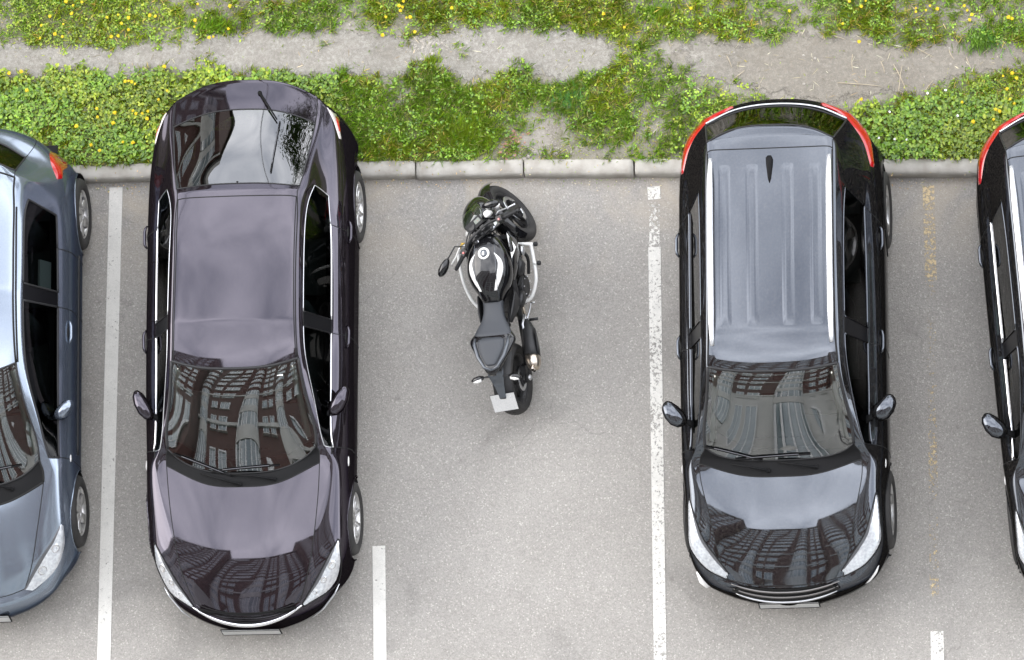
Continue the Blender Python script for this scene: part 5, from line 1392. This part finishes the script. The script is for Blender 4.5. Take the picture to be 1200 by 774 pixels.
def tints(n, x, y, pal, seed):
    pal = np.array(pal); k = rng.integers(0, len(pal), n); f = fbm(x, y, 1.7, seed)[:, None]
    h = fbm(x, y, .9, seed+20)[:, None]; hue = np.where(h > .5, np.array([[1.12, 1.0, .8]]), np.array([[.90, .98, 1.0]]))
    t = 2.35*pal[k]*(.66+.66*f)*rng.uniform(.65, 1.35, (n, 1))*hue; return t
# broad-leaved ground cover
x, y, d, g, l = pick(48000)
keep = rng.random(len(x)) < d*(1-g*.8)*np.where(l, 1, .62); x, y, l, d = x[keep], y[keep], l[keep], d[keep]
k = 6; n = len(x)*k
bx_ = np.repeat(x, k)+rng.normal(0, .014, n); by_ = np.repeat(y, k)+rng.normal(0, .014, n); lush = np.repeat(l, k)
ang = rng.uniform(0, 2*np.pi, n); dv = np.stack([np.cos(ang), np.sin(ang), np.zeros(n)], 1); sdv = np.stack([-np.sin(ang), np.cos(ang), np.zeros(n)], 1)
sz = np.repeat(.55+.9*fbm(x, y, 1.3, 31), k); ln = rng.uniform(.016, .042, n)*sz*np.where(lush, 1.0, .68); hz = np.repeat(rng.uniform(.0, .06, len(x)), k)*np.where(lush, 1, .4)+rng.uniform(0, .02, n)
base = np.stack([bx_, by_, hgt_np(bx_, by_)+hz], 1)
leaf_mesh('ground_cover', base, dv, sdv, ln, ln*rng.uniform(.42, .72, n), rng.uniform(-.25, .75, n),
          tints(n, bx_, by_, [(.100, .165, .008), (.080, .145, .008), (.128, .185, .012), (.055, .100, .010), (.150, .200, .018)], 3)*np.where(lush, .96, 1.12)[:, None], kind='stuff')
# grass blades in tufts
x, y, d, g, l = pick(34000)
keep = rng.random(len(x)) < d*(.22+g*.9); x, y, d = x[keep], y[keep], d[keep]
k = 13; n = len(x)*k
bx_ = np.repeat(x, k)+rng.normal(0, .013, n); by_ = np.repeat(y, k)+rng.normal(0, .013, n)
tuft = np.repeat(rng.uniform(0, 2*np.pi, len(x)), k); ang = tuft+rng.normal(0, 1.1, n)
dv = np.stack([np.cos(ang), np.sin(ang), np.zeros(n)], 1); sdv = np.stack([-np.sin(ang), np.cos(ang), np.zeros(n)], 1)
ln = rng.uniform(.030, .090, n); base = np.stack([bx_, by_, hgt_np(bx_, by_)-.002], 1)
leaf_mesh('grass', base, dv, sdv, ln, rng.uniform(.003, .0065, n), rng.uniform(.1, 1.3, n),
          tints(n, bx_, by_, [(.135, .195, .014), (.115, .180, .012), (.165, .215, .022), (.090, .140, .014), (.24, .22, .08), (.11, .17, .012)], 8)*1.15, kind='stuff')
# fine low sward under everything
x, y = scatter(170000, -6.5, 6.5, 4.4); d, g, l = density(x, y)
keep = rng.random(len(x)) < np.clip(d*1.15+.02, 0, .8); x, y = x[keep], y[keep]; n = len(x)
ang = rng.uniform(0, 6.283, n); dv = np.stack([np.cos(ang), np.sin(ang), np.zeros(n)], 1); sdv = np.stack([-np.sin(ang), np.cos(ang), np.zeros(n)], 1)
leaf_mesh('grass', np.stack([x, y, hgt_np(x, y)+.001], 1), dv, sdv, rng.uniform(.012, .040, n), rng.uniform(.003, .009, n), rng.uniform(.05, 1.0, n),
          tints(n, x, y, [(.120, .175, .012), (.100, .155, .010), (.150, .190, .020), (.075, .11, .012), (.17, .16, .05)], 15)*1.15, kind='stuff')
X_, Y_ = np.array([v.co.x for v in SOIL.data.vertices]), np.array([v.co.y for v in SOIL.data.vertices])
SOIL.data.attributes.new('veg', 'FLOAT', 'POINT').data.foreach_set('value', density(X_, Y_)[0].astype(np.float32))
# long bright grass beside the plum car (fine, combed one way), lush tufts
def tuft_patch(cx, cy, rx, ry, num, pal, lean, L0, L1, name='grass'):
    num = int(num*.62); a = rng.uniform(0, 2*np.pi, num); r = np.abs(rng.normal(0, .55, num)); p_ = [at(cx+rx*r_*math.cos(a_), cy+ry*r_*math.sin(a_), .12) for a_, r_ in zip(a, r)]
    bx_ = np.array([q.x for q in p_]); by_ = np.array([q.y for q in p_]); ok = by_ > kerbtop_np(bx_)-.02; bx_, by_ = bx_[ok], by_[ok]; m_ = len(bx_)
    ang = lean+rng.normal(0, .45, m_); dv = np.stack([np.cos(ang), np.sin(ang), np.zeros(m_)], 1); sdv = np.stack([-np.sin(ang), np.cos(ang), np.zeros(m_)], 1)
    leaf_mesh(name, np.stack([bx_, by_, hgt_np(bx_, by_)], 1), dv, sdv, rng.uniform(L0, L1, m_), rng.uniform(.0045, .008, m_), rng.uniform(.02, .75, m_), tints(m_, bx_, by_, pal, 4)*1.15, kind='stuff')
BR = [(.12, .19, .012), (.105, .175, .010), (.145, .205, .018)]
tuft_patch(545, 165, 34, 22, 2600, BR, R(75), .06, .15)
tuft_patch(250, 35, 30, 12, 700, BR, R(70), .05, .12)
tuft_patch(735, 150, 12, 22, 300, BR, R(80), .05, .1)
tuft_patch(668, 118, 30, 18, 900, [(.07, .15, .035), (.08, .17, .04)], R(90), .03, .08)
tuft_patch(1150, 42, 22, 16, 700, [(.085, .16, .03), (.10, .18, .035)], R(-80), .06, .14)
tuft_patch(505, 78, 14, 10, 300, BR, R(80), .04, .1)
tuft_patch(770, 20, 30, 16, 700, BR, R(60), .04, .1)
tuft_patch(1130, 190, 6, 10, 60, BR, R(-85), .03, .07)
# dry thatch lying on the bare earth
x, y = scatter(3800, -6.5, 6.5, 4.4); d, g, l = density(x, y); px, py = topix_np(x, y)
keep = rng.random(len(x)) < np.clip(1.0-d, 0, 1)*np.where((px > 740) & (px < 1210), .8, .28); x, y = x[keep], y[keep]; n = len(x)
ang = rng.uniform(0, np.pi*2, n); dv = np.stack([np.cos(ang), np.sin(ang), np.zeros(n)], 1); sdv = np.stack([-np.sin(ang), np.cos(ang), np.zeros(n)], 1)
leaf_mesh('dry_thatch', np.stack([x, y, hgt_np(x, y)+.008], 1), dv, sdv, rng.uniform(.02, .10, n), rng.uniform(.0025, .005, n), rng.uniform(-.02, .12, n),
          tints(n, x, y, [(.36, .30, .20), (.42, .37, .27), (.24, .19, .12), (.14, .11, .07)], 2), kind='stuff')
# pebbles and crumbs
MT['stone'] = mat('pebble', (.42, .39, .34), .9, noise=(40, .6), ncol=(.2, .18, .16), bump=.4)
MT['brickbit'] = mat('brick_rubble', (.40, .20, .14), .9, noise=(50, .5), ncol=(.5, .38, .32))
def pebbles(name, spots, m, r0, r1):
    mb = MB()
    ico = [(0, 0, 1), (.9, 0, .3), (.3, .85, .3), (-.75, .5, .3), (-.7, -.55, .3), (.3, -.85, .3), (.5, .3, -.6), (-.5, .3, -.6), (0, -.5, -.6)]
    fc = [(0, 1, 2), (0, 2, 3), (0, 3, 4), (0, 4, 5), (0, 5, 1), (1, 6, 2), (2, 6, 7), (2, 7, 3), (3, 7, 4), (4, 7, 8), (4, 8, 5), (5, 8, 6), (5, 6, 1)]
    for (x, y) in spots:
        s_ = random.uniform(r0, r1)*(1 if random.random() < .9 else 1.8); a = random.random()*6.28; z = float(hgt_np(np.array([x]), np.array([y]))[0]) if y > kerb_y(x)+KW else .004
        mb.add([(x+s_*random.uniform(.7, 1.2)*(q[0]*math.cos(a)-q[1]*math.sin(a)), y+s_*(q[0]*math.sin(a)+q[1]*math.cos(a))*random.uniform(.7, 1), z+s_*.3+s_*.6*q[2]) for q in ico], fc, m, False)
    return tag(mb.build(name), kind='stuff')
sp = []
while len(sp) < 1500:
    x = random.uniform(-6, 6); y = random.uniform(1.5, 4); dd, _, _ = density(np.array([x]), np.array([y]))
    if random.random() < (1-dd[0])*.8: sp.append((x, y))
pebbles('gravel', sp, MT['stone'], .003, .010)
pebbles('gravel', [(lambda q: (q.x, q.y))(at(500+random.gauss(0, 14), 52+random.gauss(0, 7), .1)) for _ in range(150)], MT['stone'], .006, .016)
pebbles('gravel', [(lambda q: (q.x, q.y))(at(599+random.gauss(0, 8), 170+random.gauss(0, 9), .1)) for _ in range(120)], MT['brickbit'], .005, .014)
pebbles('gravel', [(lambda q: (q.x, q.y))(at(640+random.gauss(0, 22), 178+random.gauss(0, 4), .1)) for _ in range(110)], MT['stone'], .004, .012)
grit = []
while len(grit) < 1200:
    x = random.uniform(-6, 6); y = random.uniform(-4, 1.3)
    if y < kerb_y(x)-.01 and random.random() < (.12 if y < .9 else (.4 if y < kerb_y(x)-.1 else 1)): grit.append((x, y))
pebbles('grit', grit, MT['stone'], .0015, .0042)
# leaf litter drifting onto the kerb and against it
n = 800; x = rng.uniform(-6, 6, n); y = np.interp(x, KX, KY)+np.where(rng.random(n) < .3, rng.uniform(0, KW, n), -np.abs(rng.normal(0, .045, n)))
ang = rng.uniform(0, 6.28, n); dv = np.stack([np.cos(ang), np.sin(ang), np.zeros(n)], 1); sdv = np.stack([-np.sin(ang), np.cos(ang), np.zeros(n)], 1)
zz = np.where(y > np.interp(x, KX, KY), KH+.006, .006)
leaf_mesh('leaf_litter', np.stack([x, y, zz], 1), dv, sdv, rng.uniform(.008, .025, n), rng.uniform(.003, .01, n), rng.uniform(0, .1, n), tints(n, x, y, [(.3, .24, .14), (.12, .15, .04), (.2, .15, .09)], 1), kind='stuff')

# dandelions: head (two tiers of petals) on a stalk, each one where the photo shows it
MT['dandelion'] = mat('dandelion_yellow', (.78, .62, .02), .6, noise=(90, .6), ncol=(.72, .48, .01))
MT['stalk'] = mat('flower_stalk', (.16, .22, .06), .6)
DAN = [(a/3, b/3) for a, b in [(288, 8), (257, 20), (232, 5), (175, 58), (145, 90), (222, 85), (141, 135), (193, 120), (219, 130), (252, 48), (376, 62), (415, 52), (427, 83), (452, 63), (527, 55), (546, 58), (452, 105), (392, 130), (415, 127), (686, 72), (683, 95), (803, 102), (735, 133), (750, 130), (695, 15), (808, 22), (440, 287), (452, 285), (463, 288), (475, 295), (32, 258), (75, 252), (94, 318), (577, 235), (588, 320), (340, 383), (343, 412), (398, 433), (468, 390), (478, 400), (403, 397), (500, 400), (520, 392), (517, 418), (268, 445), (320, 510), (350, 530), (316, 577), (467, 502), (432, 500), (557, 350), (555, 460)]]
DAN += [(a/2.857+380, b/2.857) for a, b in [(265, 5), (250, 20), (255, 36), (262, 24), (275, 60), (288, 58), (206, 57), (303, 108), (427, 27), (195, 118), (1005, 92), (935, 47)]]
DAN += [(a/2.857+780, b/2.857) for a, b in [(415, 37), (615, 5), (655, 22), (670, 3), (593, 80), (648, 140), (838, 28), (838, 40), (885, 20), (910, 30), (872, 35), (1000, 20), (1010, 35), (1025, 50), (1018, 67), (1148, 58), (1160, 62), (115, 80), (85, 28), (993, 342), (1030, 408), (1098, 400), (1105, 367), (1118, 373), (1153, 333), (1167, 347), (1130, 255), (1175, 262), (1160, 245), (1143, 298), (655, 333)]]
def dandelion_meshes():
    out = []
    for v_ in range(3):
        mb = MB(); r = .016
        for tier, (rr, z, nn_) in enumerate(((r, .0, 15), (r*.66, .004, 11), (r*.35, .007, 7))):
            for i in range(nn_):
                a = 2*math.pi*(i+.3*tier)/nn_+random.uniform(-.1, .1); q = rr*random.uniform(.82, 1.1); h = .22
                mb.add([(0, 0, z-.002), (q*.75*math.cos(a-h), q*.75*math.sin(a-h), z+.002), (q*math.cos(a), q*math.sin(a), z), (q*.75*math.cos(a+h), q*.75*math.sin(a+h), z+.002)], [(0, 1, 2, 3)], MT['dandelion'], False)
        h_ = mb.build('flower_head'); s_ = MB().tube([(0, 0, -.07), (.003, .002, -.03), (0, 0, 0)], .0018, MT['stalk'], n=5).build('stalk')
        out.append((h_.data, s_.data)); bpy.data.objects.remove(h_); bpy.data.objects.remove(s_)
    return out
DM = dandelion_meshes()
for i, (px, py) in enumerate(DAN):
    q = at(px, py, .2); z = float(hgt_np(np.array([q.x]), np.array([q.y]))[0])+.072+random.uniform(0, .02)
    q = at(px, py, z)
    if q.y < kerb_y(q.x)+KW: continue
    where = 'above the worn path' if py < 62 else 'between the kerb and the worn path'
    part_ = 'left' if px < 560 else 'right'
    r = empty('dandelion', (q.x, q.y, z), (random.uniform(-.3, .3), random.uniform(-.3, .3), random.random()*6))
    s = random.uniform(.7, 1.25) * (1.15 if part_ == 'left' and py > 62 else 1); r.scale = (s, s, s)
    tag(r, f'yellow dandelion {where}, {part_} half of the verge', 'flower', f'dandelions {where}, {part_} half')
    hm, sm_ = DM[i % 3]
    for nm_, me_ in (('flower_head', hm), ('stalk', sm_)): o = bpy.data.objects.new(nm_, me_); link(o, r)
# pale straws on the bare earth
MT['straw'] = mat('dry_straw', (.46, .39, .28), .8)
STR = [((575, 275), (725, 288)), ((760, 215), (812, 310)), ((775, 310), (795, 215)), ((625, 180), (627, 240)), ((870, 305), (895, 265)), ((560, 118), (600, 133)), ((235, 255), (262, 232)), ((60, 250), (95, 275)), ((0, 100), (20, 160)), ((840, 160), (900, 190)), ((950, 165), (965, 200)), ((1010, 190), (1020, 235)), ((722, 205), (730, 245)), ((1060, 180), (1095, 150)), ((200, 185), (225, 225))]
for i, (a, b) in enumerate(STR):
    p0 = at(a[0]/2.857+780, a[1]/2.857, .15); p1 = at(b[0]/2.857+780, b[1]/2.857, .15)
    ps = []
    for u in np.linspace(0, 1, 7):
        q = p0.lerp(p1, u); ps.append((q.x+.008*math.sin(u*3+i), q.y, height(q.x, q.y)+.014+.010*math.sin(u*3.1)))
    o = MB().tube(ps, [.003, .0035, .0035, .003, .003, .0025, .0015], MT['straw'], n=5).build('dry_stalk')
    tag(o, 'pale dry straw lying on the bare earth behind the black estate car', 'straw', 'dry straws on the bare earth')
# pale petals / scraps
MT['petal'] = mat('white_petal', (.75, .74, .72), .7)
for i, (a, b) in enumerate([(877, 313), (713, 376), (815, 425), (767, 467), (808, 468), (715, 463), (978, 388), (938, 303), (750, 375)]):
    q = at(a/2.857+780, b/2.857, .18); z = height(q.x, q.y)+.06
    mb = MB(); r_ = .013; mb.add([(0, 0, 0)]+[(r_*random.uniform(.6, 1.1)*math.cos(t_), r_*random.uniform(.6, 1.1)*math.sin(t_), .004) for t_ in np.linspace(0, 2*math.pi, 8)[:-1]], [(0, j, j % 7+1) for j in range(1, 8)], MT['petal'])
    o = mb.build('blossom'); o.location = at(a/2.857+780, b/2.857, z)
    tag(o, 'tiny white blossom in the clover to the right of the black estate car', 'blossom', 'white blossoms in the clover')

# ================================================================== WHAT STANDS AROUND (seen only mirrored in paint and glass)
def brick_material():
    m, t, p = newmat('red_brick')
    tcn = t.nodes.new('ShaderNodeTexCoord'); b = t.nodes.new('ShaderNodeTexBrick')
    mpn = t.nodes.new('ShaderNodeMapping'); mpn.inputs['Rotation'].default_value = (R(90), 0, 0); t.links.new(tcn.outputs['Object'], mpn.inputs[0])
    t.links.new(mpn.outputs[0], b.inputs['Vector'])
    b.inputs['Color1'].default_value = (.13, .058, .048, 1); b.inputs['Color2'].default_value = (.10, .046, .04, 1); b.inputs['Mortar'].default_value = (.16, .13, .115, 1)
    b.inputs['Scale'].default_value = 1.0; b.inputs['Brick Width'].default_value = .25; b.inputs['Row Height'].default_value = .08; b.inputs['Mortar Size'].default_value = .008
    t.links.new(b.outputs[0], p.inputs['Base Color']); p.inputs['Roughness'].default_value = .9; return m
MT['brick'] = brick_material()
MT['render'] = mat('beige_render', (.60, .60, .57), .9, noise=(1.2, .5), ncol=(.47, .47, .45))
MT['winframe'] = mat('white_window_frame', (.75, .76, .76), .4)
MT['pane'] = mat('window_pane', (.12, .17, .19), .06, spec=1.0, coat=1, coat_ior=1.6, noise=(.6, .8), ncol=(.50, .56, .56))
MT['roofing'] = mat('dark_roofing', (.10, .095, .09), .9)
def window_mesh(wd, ht, name='window'):
    mb = MB(); f = .08
    mb.box((0, .02, ht/2), (wd, .03, ht), MT['pane'])
    for x in (-wd/2, 0, wd/2): mb.box((x, .05, ht/2), (f, .08, ht+f), MT['winframe'])
    for z in (0, ht): mb.box((0, .052, z), (wd+f, .082, f), MT['winframe'])
    mb.box((0, .09, -.08), (wd+.3, .22, .06), MT['render'])
    return mb
def block(label, x0, x1, y0, floors, bays, depth=14, zbeige=10.6, arch=None, roofcol=None):
    "a brick slab whose face looks to +y: piers, curved balcony bays, window rows"
    W_ = x1-x0; fh = 3.0; H = floors*fh+1.2
    r = empty('apartment_building', ((x0+x1)/2, y0, 0)); tag(r, label, 'building')
    mb = MB(); mb.box((0, -depth/2, zbeige+(H-zbeige)/2), (W_, depth, H-zbeige), MT['brick']); mb.build('wall', r)
    mb = MB(); mb.box((0, -depth/2+.06, zbeige/2), (W_+.1, depth+.1, zbeige-.01), MT['render']); 
    for z in np.arange(zbeige, 24, fh*2): mb.box((0, .08, z), (W_+.2, .18, .35), MT['render'])
    mb.build('rendered_base', r)
    mb = MB(); mb.box((0, -depth/2, H+.15), (W_+.8, depth+.8, .3), MT['roofing']); mb.box((0, .25, H+.5), (W_+.5, .3, .5), MT['render']); mb.build('roof', r)
    count = 0; wm = None; far = MB()
    pitch = W_/bays; R_ = pitch*.33
    wsrc = {}
    for b in range(bays):
        cx = -W_/2+pitch*(b+.5)
        curved = b % 2 == 0
        if curved:
            mb = MB(); n = 14
            pr = [(cx-R_*math.cos(math.pi*i/n), R_*.75*math.sin(math.pi*i/n)) for i in range(n+1)]
            for f in range(1, floors):
                z = f*fh; vs = []
                for (x, y) in pr: vs += [(x, y, z-.25), (x, y, z+.95)]
                pm2 = MT['render'] if f < 8 else MT['brick']
                mb.add(vs, [(2*i, 2*i+2, 2*i+3, 2*i+1) for i in range(n)], pm2)
                if f >= 8: mb.tube([(x, y, z+.98) for x, y in pr], .09, MT['render'], n=5)
                mb.add([(cx, 0, z-.25)]+[(x, y, z-.25) for x, y in pr], [(0, i+1, i+2) for i in range(n)], MT['render'], False)
            mb.build('balcony', r)
            mb = MB()
            for f in range(1, floors):
                z = f*fh+.95; k2 = .93; vs = []
                for (x, y) in pr: vs += [(cx+(x-cx)*k2, y*k2, z), (cx+(x-cx)*k2, y*k2, z+1.75)]
                mb.add(vs, [(2*i, 2*i+2, 2*i+3, 2*i+1) for i in range(n)], MT['pane'])
                for i in range(0, n+1, 2): mb.box((cx+(pr[i][0]-cx)*.95, pr[i][1]*.95, z+.87), (.09, .09, 1.75), MT['winframe'])
            mb.build('bay_glazing', r)
        for f in range(floors):
            for sx in ((-1, 1) if not curved else (0,)):
                if curved and f > 0: continue
                if arch and f < 2 and abs(cx-arch) < pitch*.6: continue
                wd = min(1.5, pitch*.32); key = wd
                if key not in wsrc: o = window_mesh(wd, 1.6).build('window', r); wsrc[key] = o.data; first = True
                else: first = False
                loc = (cx+sx*pitch*.24, .13 if f < 3 else 0.02, f*fh+.9)
                if first: o.location = loc
                elif count < 70: o = bpy.data.objects.new('window', wsrc[key]); link(o, r); o.location = loc
                else: far.box((loc[0], loc[1]+.02, loc[2]+.8), (wd, .03, 1.6), MT['pane']); far.box((loc[0], loc[1]+.05, loc[2]+.8), (.08, .08, 1.6), MT['winframe']); far.box((loc[0], loc[1]+.05, loc[2]), (wd+.1, .08, .1), MT['winframe']); far.box((loc[0], loc[1]+.05, loc[2]+1.6), (wd+.1, .08, .1), MT['winframe'])
                count += 1
    if far.f: tag(far.build('upper_windows', r), kind='stuff')
    if arch is not None:
        mb = MB(); n = 16; w_ = 1.9; pts = [(arch-w_, .16, 0), (arch-w_, .16, 3.2)]+[(arch-w_*math.cos(math.pi*i/n), .16, 3.2+w_*math.sin(math.pi*i/n)) for i in range(1, n)]+[(arch+w_, .16, 3.2), (arch+w_, .16, 0)]
        mb.add(pts, [tuple(range(len(pts)))[::-1]], mat('archway_dark', (.05, .05, .05), .8), False); mb.tube(pts, .16, MT['render'], n=8); mb.build('archway', r)
    return r
block('tall red brick apartment block with curved beige balconies facing the parked cars', -14.5, 7.0, -17.0, 16, 6, arch=-3.2)
block('lower brick wing with rounded balconies left of the tall apartment block', -40, -14.6, -14.0, 17, 6)
block('higher brick tower right of the tall apartment block', 7.1, 34, -15.2, 18, 6)
block('red brick house end beyond the grass verge', -34, -11.5, 0, 6, 4, zbeige=.5).location = (-21, 22, 0)
bpy.context.scene.objects['apartment_building.003'].rotation_euler = (0, 0, math.pi)
# tree and lamp beyond the verge, mirrored in the plum car's rear window
MT['bark'] = mat('bark', (.10, .075, .055), .95, noise=(8, .6), bump=.6, bscale=30)
def tree(loc, H, cr_, label, seed):
    rg = np.random.default_rng(seed); rr = random.Random(seed)
    r = empty('broadleaf_tree', loc); tag(r, label, 'tree')
    mb = MB(); mb.tube([(0, 0, -.1), (.05, .02, H*.25), (.0, .1, H*.5), (.1, 0, H*.8)], [.22, .17, .12, .04], MT['bark'], n=10)
    tips = []
    for i in range(16):
        a = rr.random()*6.28; z0 = H*rr.uniform(.3, .7); l = cr_*rr.uniform(.6, 1); e = Vector((l*math.cos(a), l*math.sin(a), z0+l*rr.uniform(.3, .9))); tips.append(e)
        mb.tube([(0, .05, z0), (e.x*.5, e.y*.5, z0+(e.z-z0)*.35), e], [.07, .045, .015], MT['bark'], n=6)
    mb.build('trunk', r)
    cs = np.array([[t.x, t.y, t.z] for t in tips]+[[rr.uniform(-1, 1)*cr_*.5, rr.uniform(-1, 1)*cr_*.5, H*rr.uniform(.5, .95)] for _ in range(12)])
    n = 9000; k = rg.integers(0, len(cs), n); P = cs[k]+rg.normal(0, cr_*.17, (n, 3)); ang = rg.uniform(0, 6.28, n)
    dv = np.stack([np.cos(ang), np.sin(ang), np.zeros(n)], 1); sdv = np.stack([-np.sin(ang), np.cos(ang), np.zeros(n)], 1); ln = rg.uniform(.10, .2, n)
    t_ = np.array([(.05, .09, .02)])*rg.uniform(.6, 1.4, (n, 1))
    leaf_mesh('crown', P, dv, sdv, ln, ln*.6, rg.uniform(-.8, .6, n), t_, parent=r)
tree((2.4, 15.5, .1), 12.5, 2.9, 'leafy broadleaf tree standing beyond the verge behind the plum hatchback', 3)
tree((9.5, 13.0, .1), 9.5, 2.6, 'smaller broadleaf tree beyond the verge behind the black estate car', 5)
r = empty('street_lamp', (-2.9, 8.3, .1)); tag(r, 'tall thin street lamp beyond the verge carrying an overhead cable', 'street lamp')
MB().tube([(0, 0, -.1), (0, 0, 8.6)], [.07, .045], MT['satin'], n=10).build('post', r)
MB().tube([(0, 0, 8.6), (.1, -.5, 9.0), (.2, -1.2, 9.1)], .03, MT['satin']).loft([((.2, -1.2, 9.1), (.1, 0, 0), (0, 0, .05)), ((.24, -1.5, 9.1), (.14, 0, 0), (0, 0, .07)), ((.27, -1.8, 9.08), (.05, 0, 0), (0, 0, .03))], MT['trim'], n=12).build('lamp_head', r)
for dz in (0, .25):
    o = MB().tube([(-9.5, 4.5, 10+dz), (-5, 7.5, 9.2+dz), (-2.9, 8.3, 8.9+dz), (2, 11, 9.3+dz), (8, 14.5, 10.2+dz)], .02, MT['trim'], n=6).build('overhead_cable')
    tag(o, 'thin black overhead cable strung past the street lamp', 'cable', 'pair of overhead cables')
